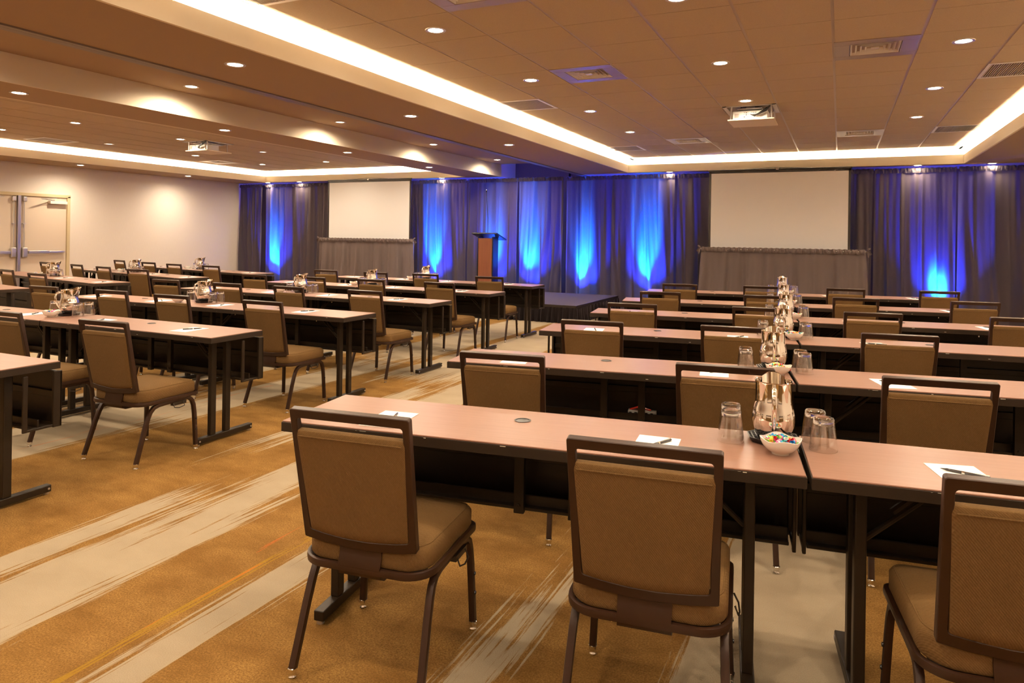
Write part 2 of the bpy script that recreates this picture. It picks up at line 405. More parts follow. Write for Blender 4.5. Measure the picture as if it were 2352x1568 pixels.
# cove lamps: LED battens lying in the troughs, shining up on the plaster
def cove(x0, x1, y0, y1, k, ends=(1, 1, 1)):
    z = 2.815; ym = (y0 + y1) / 2; L = y1 - y0
    for side, xx in ((0, x0 - .13), (1, x1 + .13)):
        if not ends[side]: continue
        area('cove_lamp', (xx, ym, z), .05, L - .05, COVE_W * L * k, COVEC, (pi, 0, 0))
    area('cove_lamp', ((x0 + x1) / 2, y1 + .13, z), x1 - x0 - .05, .05, COVE_W * (x1 - x0) * k, COVEC, (pi, 0, 0))
cove(XA0, XA1, Y0 + .9, YF, 1.0)
cove(XB0, XB1, Y0 + .9, YF, 1.0)

# ------------------------------------------------------------------ left wall door pair (lies in wall_left)
d = MB(); X = XWL
d.box(X, X + .05, 8.97, 9.03, 0, 2.13); d.box(X, X + .05, 7.02, 7.08, 0, 2.13); d.box(X, X + .05, 7.02, 9.03, 2.10, 2.16)
fr = struct('door_frame', d, M['door_frame'], bevel=.004); fr.name = 'trim_5'
mu = MB(); mu.box(X + .001, X + .06, 8.02, 8.075, 0, 2.10); o = struct('trim_6', mu, M['mullion'], bevel=.004)
def door_leaf(n, ya, yb, side):
    """side=+1: latch edge at ya (mullion on the near side), closer towards yb"""
    b = MB(); b.box(X + .002, X + .022, ya, yb, .01, 2.098); dr = struct('door_%d' % n, b, M['door'], bevel=.002)
    le = ya if side > 0 else yb; s = side
    def yy(a, c): return sorted((le + s * a, le + s * c))
    p = MB(); a, c = yy(.13, .52); p.box(X + .05, X + .095, a, c, .975, 1.035); a, c = yy(.52, .84); p.box(X + .04, X + .075, a, c, .985, 1.028)
    p.build('push_bar', M['silver'], dr, bevel=.008)
    p = MB(); a, c = yy(.02, .12); p.box(X + .022, X + .085, a, c, .90, 1.10); p.build('latch_case', M['silver'], dr, bevel=.02, seg=3)
    p = MB(); a, c = yy(.03, .10); p.box(X + .022, X + .075, a, c, 1.985, 2.085); p.build('latch_case', M['silver'], dr, bevel=.015, seg=3)
    p = MB(); yv = le + s * .06; p.tube([(X + .045, yv, 1.08), (X + .045, yv, 2.0)], .009, 10); p.box(X + .022, X + .06, yv - .03, yv + .03, 1.55, 1.565)
    p.build('vertical_rod', M['silver'], dr)
    p = MB(); a, c = yy(.52, .86); p.box(X + .022, X + .10, a, c, 1.965, 2.025)
    cl = p.build('door_closer', M['metal_white'], dr, bevel=.006)
    p = MB(); a = le + s * .62; b2 = le + s * .30; e = le + s * .66
    p.tube([(X + .07, a, 2.03), (X + .17, b2, 2.055), (X + .06, e, 2.085)], .010, 8); p.build('closer_arm', M['silver'], cl)
door_leaf(1, 8.08, 8.965, +1); door_leaf(2, 7.085, 8.015, -1)

# ------------------------------------------------------------------ recessed downlights
def disc(r, z, n=28): return [(r * cos(2 * pi * k / n), r * sin(2 * pi * k / n), z) for k in range(n)]
tm = MB(); tm.lathe([(.056, 0.0), (.058, -.004), (.078, -.005), (.080, -.001), (.080, .0)], 32)
trim_me = tm.mesh('trim_ring', M['trim'], smooth=True)
lm = MB(); lm.lathe([(.001, -.0015), (.03, -.0025), (.0555, -.001)], 28, cap0=True)
lens_me = lm.mesh('lens', M['lamp'], smooth=True); lens_dim = lens_me.copy(); lens_dim.materials.clear(); lens_dim.materials.append(M['lamp_dim'])
def downlight(x, y, z, label, group, power=1.0, on=True, blend=1.0, cone=178):
    t = thing('ceiling_downlight', label, 'ceiling light', (x, y, z), 0, group)
    for nm, me in (('trim_ring', trim_me), ('lens', lens_me if on else lens_dim)):
        o = bpy.data.objects.new(nm, me); COL.objects.link(o); o.parent = t
    if power > 0:
        l = bpy.data.lights.new('bulb', 'SPOT'); l.energy = SPOT_W * power; l.color = WARM; l.spot_size = R_(cone); l.spot_blend = blend
        l.shadow_soft_size = .05
        o = bpy.data.objects.new('bulb', l); COL.objects.link(o); o.parent = t; o.location = (0, 0, -.012)
    return t
ORD = ['nearest', 'second', 'third', 'fourth', 'fifth', 'sixth']
def order(i): return ORD[i]
g = 'downlights in the right tray ceiling'
for yi, y in enumerate((-1.0, .9, 2.73, 4.55, 6.37, 8.2, 10.01)):
    for xi, x in enumerate((-2.82, -.98, .85)):
        if yi == 4: yy = 6.38
        col = ['left', 'middle', 'right'][xi]
        if yi < 3: lab = 'round recessed downlight of the right tray ceiling, out of frame overhead, %s line' % col
        else: lab = 'bright recessed downlight in right tiled ceiling, %s line, %s from the camera' % (col, order(yi - 3))
        if yi == 6 and xi == 1: lab = 'bright recessed downlight hidden behind the right ceiling projector'
        downlight(x, y, Z_CEIL - .001, lab, g)
g = 'downlights in the soffit beside the right tray'
for k, y in enumerate((-.9, 1.49, 3.93, 6.36, 8.84)):
    downlight(-4.24, y, Z_SOF - .001, 'recessed downlight in the flat brown soffit left of the long cove, %s' % (['overhead behind the camera', 'overhead beside the camera', 'nearest of the three', 'middle of the three', 'farthest of the three'][k]), g)
for k, y in enumerate((.3, 2.75, 5.25, 7.70, 10.15, 12.6)):
    downlight(-6.30, y, 2.999, 'recessed downlight grazing the side of the dropped beam, %s' % (['overhead behind the camera', 'overhead out of frame', 'nearest in view', 'a dim one, second in view', 'third in view', 'last, at the blue-lit end'][k]), 'downlights of the partition strip', on=(k != 3), power=2.1, cone=168, blend=1.0)
for k, y in enumerate((1.5, 3.96, 6.40, 8.83, 11.25)):
    downlight(-7.07, y, Z_SOF - .001, 'recessed downlight in the underside of the dropped beam, %s' % (['out of frame', 'at the left picture edge', 'second in view', 'third in view', 'last before the drapes'][k]), 'downlights in the dropped beam')
for yi, y in enumerate((.9, 2.73, 4.55, 6.45, 8.24, 10.1, 11.93)):
    for xi, x in enumerate((-11.97, -10.13, -8.30)):
        dim = (yi == 4 and xi == 0) or (yi == 5 and xi == 1)
        downlight(x, y, Z_CEIL - .001, 'recessed downlight in left tiled ceiling, %s line, %s row' % (['wall side', 'middle', 'beam side'][xi], ['first', 'second', 'third', 'fourth', 'fifth', 'sixth', 'last'][yi]), 'downlights in the left tray ceiling', on=not dim, power=0 if dim else 1.0)
for k, y in enumerate((3.9, 6.37, 8.81, 11.33)):
    downlight(-13.66, y, Z_SOF - .001, 'recessed downlight washing the cream left wall, %s' % ['out of frame', 'beyond the left picture edge', 'above the right door leaf', 'midway between door and drapes'][k], 'wall wash downlights on the left', power=1.15, cone=166)
for k, (x, n) in enumerate(((-13.29, 'far left corner'), (-12.25, 'just right of the left corner'), (-8.11, 'right of the left screen'), (-2.99, 'left of the right screen'), (1.17, 'right of the right screen'), (2.21, 'farthest right'))):
    downlight(x, 13.44, Z_SOF - .001, 'small recessed downlight right above the drapes, %s' % n, 'downlights in the soffit over the drapes', power=.28)
for k, y in enumerate((1.5, 4.0, 6.5, 9.0, 11.5)):
    downlight(2.45, y, Z_SOF - .001, 'recessed downlight in the right-hand soffit, out of the picture', 'downlights in the right soffit')

# ------------------------------------------------------------------ ceiling vents, return grilles, projectors
def vent(x, y, label):
    t = thing('ceiling_vent', label, 'ceiling vent', (x + T_ / 2, y + T_ / 2, Z_CEIL), 0, 'four way air vents in the ceiling')
    h = T_ / 2 - .004; q = .185
    b = MB(); b.box(-h, h, -h, -q, -.004, .01); b.box(-h, h, q, h, -.004, .01); b.box(-h, -q, -q, q, -.004, .01); b.box(q, h, -q, q, -.004, .01)
    b.build('panel', M['vent'], t, bevel=.003)
    b = MB()
    for r0 in (.180, .145, .110, .075):
        r1 = r0 - .013; z0, z1 = -.001, .020
        for a in range(4):
            T = Matrix.Rotation(a * pi / 2, 4, 'Z')
            b.add([(-r0, -r0, z0), (r0, -r0, z0), (r1, -r1, z1), (-r1, -r1, z1), (-r0, -r0 + .003, z0), (r0, -r0 + .003, z0), (r1, -r1 + .003, z1), (-r1, -r1 + .003, z1)],
                  [(0, 1, 2, 3), (4, 7, 6, 5), (0, 4, 5, 1), (3, 2, 6, 7)], T)
    b.box(-.03, .03, -.03, .03, -.002, .004); b.build('louvre', M['metal_white'], t)
    b = MB(); b.box(-q, q, -q, q, .045, .05); b.build('duct', M['black'], t)
for x, y, l in ((-2.505, 3.607, 'at the top picture edge'), (-2.505, 6.046, 'with bluish panel, right of centre ceiling'), (-.067, 6.046, 'large one near the upper right'), (-2.505, 10.92, 'small far one, left of right projector'), (-.067, 10.92, 'small far one, right of right projector')):
    vent(x, y, 'four way louvred air vent in right tray, ' + l)
vent(XE2 + T_, 10.92, 'four way louvred air vent in left tray below the left projector')
def grille(x, y, label):
    t = thing('return_grille', label, 'air grille', (x + T_ / 2, y + T_ / 2, Z_CEIL), 0, 'slatted return air grilles')
    h = T_ / 2 - .004; q = h - .03
    b = MB(); b.box(-h, h, -h, -q, -.004, .01); b.box(-h, h, q, h, -.004, .01); b.box(-h, -q, -q, q, -.004, .01); b.box(q, h, -q, q, -.004, .01)
    b.build('frame', M['metal_white'], t)
    b = MB()
    for k in range(30): xx = -q + (k + .5) * 2 * q / 30; b.box(xx - .0035, xx + .0035, -q, q, -.001, .014)
    b.build('slats', M['grille'], t)
    b = MB(); b.box(-q, q, -q, q, .03, .035); b.build('duct', M['black'], t)
for x, y, l in ((-3.724, 2.998, 'right tray, at the top left picture edge'), (-3.724, 7.265, 'right tray beside the long cove'), (-3.724, 11.532, 'right tray, far left corner'), (1.153, 7.265, 'right tray, cut by right picture edge'), (1.153, 10.92, 'right tray, far right corner')):
    grille(x, y, 'slatted return air grille, ' + l)
grille(XE2 + T_, 7.265, 'slatted return air grille in left tray above the doors')
def projector(x, y, label):
    cx, cy_ = x + T_ / 2, y + T_ / 2
    t = thing('ceiling_projector', label, 'projector', (cx, cy_, Z_CEIL), 0, 'ceiling lift projectors'); h = T_ / 2 - .006
    b = MB()
    for (a0, a1, b0, b1) in ((-h, h, -h, -h + .03), (-h, h, h - .03, h), (-h, -h + .045, -h, h), (h - .045, h, -h, h)): b.box(a0, a1, b0, b1, -.006, .02)
    b.build('opening_frame', M['metal_white'], t)
    b = MB(); b.box(-h, h, -h, -h + .004, 0, .3); b.box(-h, h, h - .004, h, 0, .3); b.box(-h, -h + .004, -h, h, 0, .3); b.box(h - .004, h, -h, h, 0, .3); b.box(-h, h, -h, h, .3, .304)
    b.build('housing', M['dark_recess'], t)
    b = MB(); b.box(-.24, .28, -.27, .27, -.165, -.150); b.build('lift_platform', M['plaster'], t, bevel=.002)
    for px in (-.21, .25):
        for py in (-.23, .20):
            p = MB(); p.tube([(px, py, -.150), (px + (.015 if px < 0 else -.015), py, .1)], .009, 8, square=True); p.build('lift_post', M['silver'], t)
    b = MB(); b.box(-.19, .205, -.235, .06, -.148, -.050)
    pr = b.build('projector_body', M['proj_white'], t, bevel=.014, seg=3)
    b = MB(); yb = -.2365
    rnd = random.Random(3)
    for r in range(3):
        for c_ in range(7):
            if rnd.random() < .75: xx = -.06 + c_ * .021; zz = -.070 - r * .024; b.box(xx, xx + rnd.choice((.006, .011, .014)), yb, yb + .003, zz - rnd.choice((.006, .011)), zz)
    b.build('connectors', M['black_plastic'], pr)
    b = MB()
    for k in range(8): b.box(.105, .185, yb, yb + .003, -.067 - k * .010, -.063 - k * .010)
    b.box(-.165, -.115, yb, yb + .002, -.13, -.08)
    b.build('air_slots', M['trim'], pr)
    b = MB(); b.box(-.14, .14, -.2, .2, -.03, -.015); b.box(-.05, .05, -.1, .1, -.015, .05); b.build('mount_plate', M['silver'], t, bevel=.003)
    b = MB()
    for k in range(4):
        a = k * .012
        b.tube([(.02 + a, -.238, -.10 - a * .6), (.10 + a, -.30, -.115 + a), (.20, -.29, -.07 + a), (.235, -.22, .0), (.14, -.12, .06)], .005, 6)
    b.tube([(-.12, -.1, -.05), (-.10, -.16, .0), (-.13, -.1, .08)], .004, 6)
    b.build('cables', M['black_plastic'], t, smooth=True)
projector(-1.286, 8.484, 'white projector lowered on a lift from the right ceiling, cables looped behind')
projector(XE2 + 5 * T_, 8.484, 'white projector lowered on a lift from the left tray ceiling')

# ------------------------------------------------------------------ drapes
def drape(x0, x1, z0, z1, y, name, label, cat, group, m, seed, amp=.035, pocket=True, flare=.0, dens=14.5, zs=30, top_amp=.010, lean=0.0, post=None):
    rn = random.Random(seed); W_ = x1 - x0
    ph = [(rn.uniform(0, 2 * pi), rn.uniform(.6, 1.3)) for _ in range(10)]
    base = [(2 * pi * dens * q / 6.0, rn.uniform(.5, 1.0)) for q in (1.0, 1.7, 2.6, 3.9)]
    drift = [rn.uniform(-.12, .12) for _ in range(5)]
    def off(x, u):
        s = 0
        for i, (fq, a) in enumerate(base):
            xx = x + drift[i] * u * u + .03 * sin(2.1 * u + ph[i][0])
            s += a * sin(fq * xx + ph[i][0]) / (1 + .55 * i) * (1 if i < 2 else (1 - .55 * u))
        return s
    n = max(24, int(W_ / .012))
    def fn(a, v):
        u = 1 - v                      # 0 at top
        x = x0 + a * W_; xc = (a - .5) * W_
        xx = x + xc * flare * u / max(W_, .1) * 2
        am = top_amp + (amp - top_amp) * min(1, u * 1.6) ** .8
        o = off(x, u)
        return (xx +   .25 * am * cos(base[1][0] * x + ph[3][0]), y - am * .8 * (o), z0 + (z1 - z0) * v)
    t = None
    b = MB(); zt = z1 - (.075 if pocket else 0)
    zz1 = z1; z1_ = zt
    old = z1; z1 = zt
    b.sheet(fn, n, zs); me_obj = b.build(name, m, smooth=True, merge=False, angle=180); tag(me_obj, label, cat, group)
    if pocket:
        p = MB(); z1 = old
        n2 = max(40, int(W_ / .008)); q = [rn.uniform(0, 6.28) for _ in range(4)]
        def fp(a, v):
            x = x0 + a * W_; rr = .6 * sin(110 * x + q[0] + 1.5 * v) + .35 * sin(171 * x + q[1] - 2 * v) + .5 * sin(57 * x + q[2] + 2.5 * v)
            bul = sin(pi * min(1, max(0, v)))
            return (x + .004 * sin(90 * x), y - .020 - .012 * bul - .016 * rr * (.5 + .5 * bul), zt - .008 + .083 * v + .004 * sin(70 * x + q[3]) * (v > .9))
        p.sheet(fp, n2, 7); p.build('rod_pocket', m, me_obj, smooth=True, angle=180)
    return me_obj
segs = [(-14.32, -13.47, 'at the far left beside the wall'), (-13.49, -12.0, 'glowing blue, left of the left screen'), (-12.03, -9.95, 'behind the left screen, left half'), (-9.98, -8.72, 'behind the left screen, right half'),
        (-8.75, -7.45, 'glowing blue between left screen and lectern'), (-7.5, -6.22, 'behind the lectern, blue lit'), (-6.25, -5.15, 'with a wide blue column right of the lectern'),
        (-5.18, -4.12, 'with the brightest cyan column, behind the stage corner'), (-4.16, -2.85, 'with blue column just right of the stage'), (-2.88, -1.0, 'behind the right screen, left half'),
        (-1.03, .55, 'behind the right screen, right half'), (.52, 1.78, 'glowing cyan to the floor, right of the right screen'), (1.74, 3.05, 'dark one at the far right')]
for k, (a, c_, l) in enumerate(segs):
    drape(a + .02, c_ - .04, .01, Z_SOF - .035, YC + (.05 if k % 2 else 0), 'drape_panel', 'floor length grey drape panel, ' + l, 'drape', 'grey pipe and drape panels', M['drape'], 20 + k, amp=.064, top_amp=.020)
# blue LED uplights standing behind the drapes
for k, (x, pw, l) in enumerate(((-13.15, 1.15, 'left of the left screen'), (-8.30, 1.1, 'right of the left screen'), (-6.86, 1.1, 'behind the lectern'), (-5.93, 1.1, 'behind the stage'), (-4.78, 1.35, 'behind the right end of the stage'), (-3.45, 1.25, 'right of the stage'), (1.50, 1.3, 'right of the right screen'))):
    t = thing('uplight', 'blue stage uplight on the floor behind the drapes, ' + l, 'stage light', (x, YC + .34, 0), 0, 'blue uplights behind the drapes')
    b = MB(); b.lathe([(.0, .05), (.075, .05), (.085, .08), (.085, .17), (.07, .20)], 20); b.box(-.1, .1, -.06, .06, 0, .05); b.build('lamp_housing', M['black_metal'], t)
    b = MB(); b.lathe([(.001, .195), (.068, .195)], 20, cap0=True); b.build('lens', M['blueled'], t)
    l_ = bpy.data.lights.new('bulb', 'SPOT'); l_.energy = BLUE_W * pw; l_.color = (.002, .15, 1.0); l_.spot_size = R_(30); l_.spot_blend = .9; l_.shadow_soft_size = .04
    l_.spot_size = R_(31); o = bpy.data.objects.new('bulb', l_); COL.objects.link(o); o.parent = t; o.location = (0, -.02, .205)
    l2 = bpy.data.lights.new('bulb', 'SPOT'); l2.energy = BLUE_W * .15 * pw; l2.color = (.018, .035, 1.0); l2.spot_size = R_(80); l2.spot_blend = 1.0; l2.shadow_soft_size = .05
    o2 = bpy.data.objects.new('bulb', l2); COL.objects.link(o2); o2.parent = t; o2.location = (.03, -.02, .205); o2.rotation_euler = (R_(-180 + 16), 0, 0)
    o.rotation_euler = (R_(-180 + (19, 18, 19, 18, 20, 18.5, 30)[k]), 0, R_((2, -3, 3, -2, 1, 3, 0)[k]))

# ------------------------------------------------------------------ projection screens with skirts
def screen(x0, x1, z0, z1, y, skx0, skx1, label, sklabel):
    cx = (x0 + x1) / 2; t = thing('projection_screen', label, 'projection screen', (cx, y, 0), 0, 'projection screens')
    a, c_ = x0 - cx, x1 - cx
    b = MB(); b.box(a + .045, c_ - .045, -.002, .002, z0 - .4, z1 - .06); b.build('screen_fabric', M['screen'], t)
    b = MB(); b.box(a + .008, a + .046, -.0025, .0025, z0 - .4, z1 - .03); b.box(c_ - .046, c_ - .008, -.0025, .0025, z0 - .4, z1 - .03); b.box(a + .008, c_ - .008, -.0025, .0025, z1 - .075, z1 - .03)
    b.build('border', M['black_metal'], t)
    b = MB(); b.box(a - .01, c_ + .01, -.018, .012, z1 - .04, z1 - .008); b.build('top_bar', M['black_metal'], t, bevel=.005)
    b = MB(); b.tube([(a + .55, .0, z1 - .010), (0, 0, z1 + .012), (c_ - .65, .0, z1 - .010)], .006, 8); b.build('tension_rod', M['black_metal'], t)
    b = MB(); b.tube([(-.045, 0, z1 - .005), (-.035, 0, z1 + .003), (0, 0, z1 + .012), (.035, 0, z1 + .003), (.045, 0, z1 - .005)], .006, 8); b.box(-.022, .022, -.03, .0, z1 - .03, z1 - .006)
    b.build('hook', M['chrome'], t, smooth=True)
    b = MB(); b.tube([(0, .04, .12), (0, .04, z1 - .01)], .016, 10); b.build('mast', M['black_metal'], t)
    for k in range(3):
        an = pi / 2 + k * 2 * pi / 3; b = MB(); b.tube([(0, .04, .42), (.42 * cos(an) * 1.0, .04 + .16 * sin(an), .02)], .012, 8); b.build('leg', M['black_metal'], t)
    b = MB(); b.tube([(a, 0, z0 - .4), (c_, 0, z0 - .4)], .02, 10); b.build('roller_case', M['black_metal'], t)
    # skirt on its own pipe
    ys = y - .22
    s = drape(skx0, skx1, .015, z0 + .035, ys, 'screen_skirt', sklabel, 'skirt', 'gathered skirts under the screens', M['skirt_grey'], int(abs(x0) * 10), amp=.054, dens=12.5, zs=22, top_amp=.014, flare=.05)
    b = MB(); b.tube([(skx0 - .01, ys - .005, z0 + .0), (skx1 + .01, ys - .005, z0 + .0)], .014, 8)
    for xx in (skx0 + .05, skx1 - .05): b.tube([(xx, ys + .07, .02), (xx, ys + .07, z0 - .02)], .012, 8); b.box(xx - .1, xx + .1, ys - .02 + .07, ys + .12, .001, .014)
    b.build('support_pipe', M['silver'], s)
    for sx, xx in ((-1, skx0), (1, skx1)):       # gathered tuft of cloth at each end of the pipe
        b = MB(); rn = random.Random(int(xx * 7))
        def ft(u, v, sx=sx, xx=xx):
            an = (u - .5) * 2.2; rr = .07 + .03 * sin(9 * u + v * 3) + .012 * sin(23 * u)
            return (xx + sx * (.005 + rr * .8 * v) , ys - .02 - .02 * sin(6 * u) * v, z0 + .03 - .11 * (u - .15) * (.4 + v) + .025 * (1 - abs(v * 2 - 1)))
        b.sheet(ft, 16, 8); b.build('end_tuft', M['skirt_grey'], s, smooth=True, angle=180)
    return t
screen(-11.05, -8.69, 1.325, 2.735, 13.1, -11.09, -8.47, 'left projection screen, smaller, blank cream fabric with black border', 'gathered grey skirt hiding the legs of the left screen')
screen(-2.21, .17, 1.275, 2.735, 13.2, -2.29, .40, 'right projection screen, larger, blank cream fabric with black border', 'gathered grey skirt hiding the legs of the right screen')

# ------------------------------------------------------------------ stage, lectern
st = thing('stage', 'low black carpeted stage with a ruffled black skirt before the drapes', 'stage', (-6.41, 12.17, 0))
b = MB(); b.box(-2.44, 2.44, -1.22, 1.22, .265, .305); b.build('deck', M['stage'], st, bevel=.004)
b = MB(); b.box(-2.445, 2.445, -1.226, -1.221, .262, .303); b.box(2.441, 2.447, -1.226, 1.22, .262, .303); b.box(-2.447, -2.441, -1.226, 1.22, .262, .303); b.build('edge_trim', M['black_metal'], st)
def ruffle(path, z0, z1, parent):
    P_ = [Vector(p) for p in path]; L = sum((P_[i + 1] - P_[i]).length for i in range(len(P_) - 1)); n = int(L / .012)
    def at(s):
        for i in range(len(P_) - 1):
            l = (P_[i + 1] - P_[i]).length
            if s <= l or i == len(P_) - 2: d = (P_[i + 1] - P_[i]) / l; return P_[i] + d * min(s, l), Vector((d.y, -d.x, 0))
            s -= l
    def fn(a, v):
        s = a * L; p, nn = at(s); u = 1 - v
        o = .010 + .020 * u + (.006 + .016 * u) * (sin(62 * s) + .6 * sin(97 * s + 1 + u) + .5 * sin(31 * s + 2.5 * u))
        return (p.x + nn.x * o, p.y + nn.y * o, z0 + (z1 - z0) * v)
    b = MB(); b.sheet(fn, n, 8); b.build('skirt', M['skirt_black'], parent, smooth=True, angle=180)
ruffle([(-2.44, -1.226, 0), (2.44, -1.226, 0), (2.447, 1.2, 0)], .006, .262, st)
for sx in (-2.2, -1.1, 0, 1.1, 2.2):
    for sy in (-1.0, 1.0):
        b = MB(); b.tube([(sx, sy, 0), (sx, sy, .265)], .02, 8); b.build('leg', M['black_metal'], st)
le = thing('lectern', 'slim brown wood lectern with black slanted top on the stage', 'lectern', (-6.44, 12.5, .305))
b = MB(); b.box(-.165, .165, -.11, -.095, .05, 1.10); b.build('front_panel', M['lectern_wood'], le)
for sx in (-1, 1):
    b = MB(); b.box(sx * .165 - .012, sx * .165 + .012, -.115, .13, .02, 1.13); b.build('side_panel', M['black_plastic'], le, bevel=.003)
b = MB(); b.box(-.24, .24, -.16, .2, 0, .03); b.build('base', M['black_plastic'], le, bevel=.004)
T = Matrix.Translation((0, 0, 1.155)) @ Matrix.Rotation(R_(-16), 4, 'X')
b = MB(); b.box(-.285, .285, -.17, .30, -.012, .012, T); b.build('reading_top', M['black_plastic'], le, bevel=.003)
b = MB(); b.box(-.15, .15, -.09, .12, .55, .57); b.build('shelf', M['lectern_wood'], le)
b = MB(); b.tube([(.05, -.1, 1.19), (.045, -.095, 1.5), (.02, -.09, 1.8), (-.005, -.075, 2.02)], .006, 8)
gm = b.build('gooseneck_microphone', M['black_plastic'], le, smooth=True)
b = MB(); b.lathe([(.0, 0), (.011, .01), (.013, .05), (.0, .065)], 12, Matrix.Translation((-.006, -.075, 2.015))); b.build('microphone_head', M['black_plastic'], gm, smooth=True)

# ------------------------------------------------------------------ folding tables
TL, TD, TH = 1.812, .457, .745
def make_table(label):
    t = thing('folding_table', label, 'table')
    hx, hy = TL / 2, TD / 2
    b = MB()
    b.box(-hx + .003, hx - .003, -hy + .003, hy - .003, TH - .006, TH); b.build('tabletop', M['laminate'], t, bevel=.0015, seg=1)
    b = MB(); b.box(-hx, hx, -hy, hy, TH - .040, TH - .0055); rn = random.Random(5); b.cur = 1
    for k in range(9):
        xx = rn.uniform(-.75, .75); zz = TH - .0065 - rn.choice((0, 0, .02)); b.box(xx, xx + rn.uniform(.006, .03), -hy - .0006, -hy + .002, zz - rn.uniform(.0015, .004), zz)
    b.build('edge_band', [M['table_edge'], M['chip']], t, bevel=.0025, seg=1)
    b = MB(); T = Matrix.Translation((-.06, .08, TH)); b.lathe([(.030, .0005), (.032, .002), (.026, .0025), (.024, -.002)], 24, T); b.lathe([(.001, .0006), (.025, .0006)], 24, T, cap0=True)
    b.build('cable_grommet', M['black_plastic'], t, smooth=True)
    for s in (-1, 1):
        x = s * (hx - .155)
        b = MB()
        b.box(x - .021, x + .021, -.205, .275, .012, .050)
        for yy in (-.075, .050): b.box(x - .017, x + .017, yy - .022, yy + .022, .050, TH - .04)
        b.box(x - .03, x + .03, -.15, .15, TH - .05, TH - .038)
        lg = b.build('leg', M['table_metal'], t, bevel=.004, seg=2)
        b = MB()
        for yy in (-.19, .26): b.lathe([(.0, .0), (.006, .0), (.006, .003), (.0, .004)], 12, Matrix.Translation((x + s * .021, yy, .031)) @ Matrix.Rotation(s * pi / 2, 4, 'Y'))
        for yy in (-.19, .26): b.lathe([(.014, 0), (.014, .012)], 12, Matrix.Translation((x, yy, 0)), cap0=True)
        b.build('foot_screws', M['silver'], lg)
        b = MB(); b.tube([(x - s * .015, -.03, .50), (x - s * .23, -.03, TH - .055)], .009, 8); b.tube([(x - s * .10, -.03, .60), (x - s * .17, -.03, .665)], .013, 8)
        b.build('brace', M['table_metal'], t)
        b = MB(); b.lathe([(.0, 0), (.006, .002), (.006, .014), (.0, .017)], 10, Matrix.Translation((x - s * .27, -.06, TH - .078))); b.build('brace_pin', M['chrome'], t, smooth=True)
    # fold-down modesty channel along the far side
    b = MB(); y1 = hy + .01; y0_ = y1 - .185; zb, zt = .400, .690
    b.box(-hx + .0, hx, y1 - .012, y1, zb, zt)
    b.box(-hx + .02, hx - .02, y0_ + .04, y1 - .012, zb, zb + .012)
    b.box(-hx + .02, hx - .02, y0_ + .07, y0_ + .08, zb, zb + .05)
    b.box(-hx + .02, hx - .02, y1 - .03, y1 - .012, .55, .585)
    b.build('modesty_panel', M['table_metal'], t, bevel=.002, seg=1)
    for s in (-1, 1):
        b = MB(); x = s * (hx - .008); b.box(x - .008, x + .008, y1 - .045, y1, zb - .003, zt + .004); b.box(x - .006, x + .006, y0_ - .012, y0_ + .012, zb, zt); b.box(x - .004, x + .004, y0_ + .01, y1 - .04, zb, zb + .014); b.build('panel_end', M['table_metal'], t, bevel=.003, seg=2)
    for x in (-.07, .14):
        b = MB(); b.box(x - .019, x + .019, y0_ + .02, y0_ + .045, zb - .006, TH - .04); b.lathe([(0, 0), (.007, 0), (.006, .004), (0, .005)], 10, Matrix.Translation((x, y0_ + .02, zb + .025)) @ Matrix.Rotation(pi / 2, 4, 'X')); b.build('panel_bracket', M['table_metal'], t)
    return t
TABLES = []
proto_table = make_table('folding table'); used_t = [0]
def place_table(x, y, a, label, group):
    """x, y: front left corner; a: heading in degrees"""
    c_, s_ = cos(R_(a)), sin(R_(a)); cx = x + TL / 2 * c_ - TD / 2 * s_; cy2 = y + TL / 2 * s_ + TD / 2 * c_
    TABLES.append((cx, cy2, R_(a)))
    if used_t[0] == 0: used_t[0] = 1; t = proto_table; t.location = (cx, cy2, 0); t.rotation_euler = (0, 0, R_(a)); tag(t, label, None, group); return t
    return dup(proto_table, (cx, cy2, 0), R_(a), label, group)

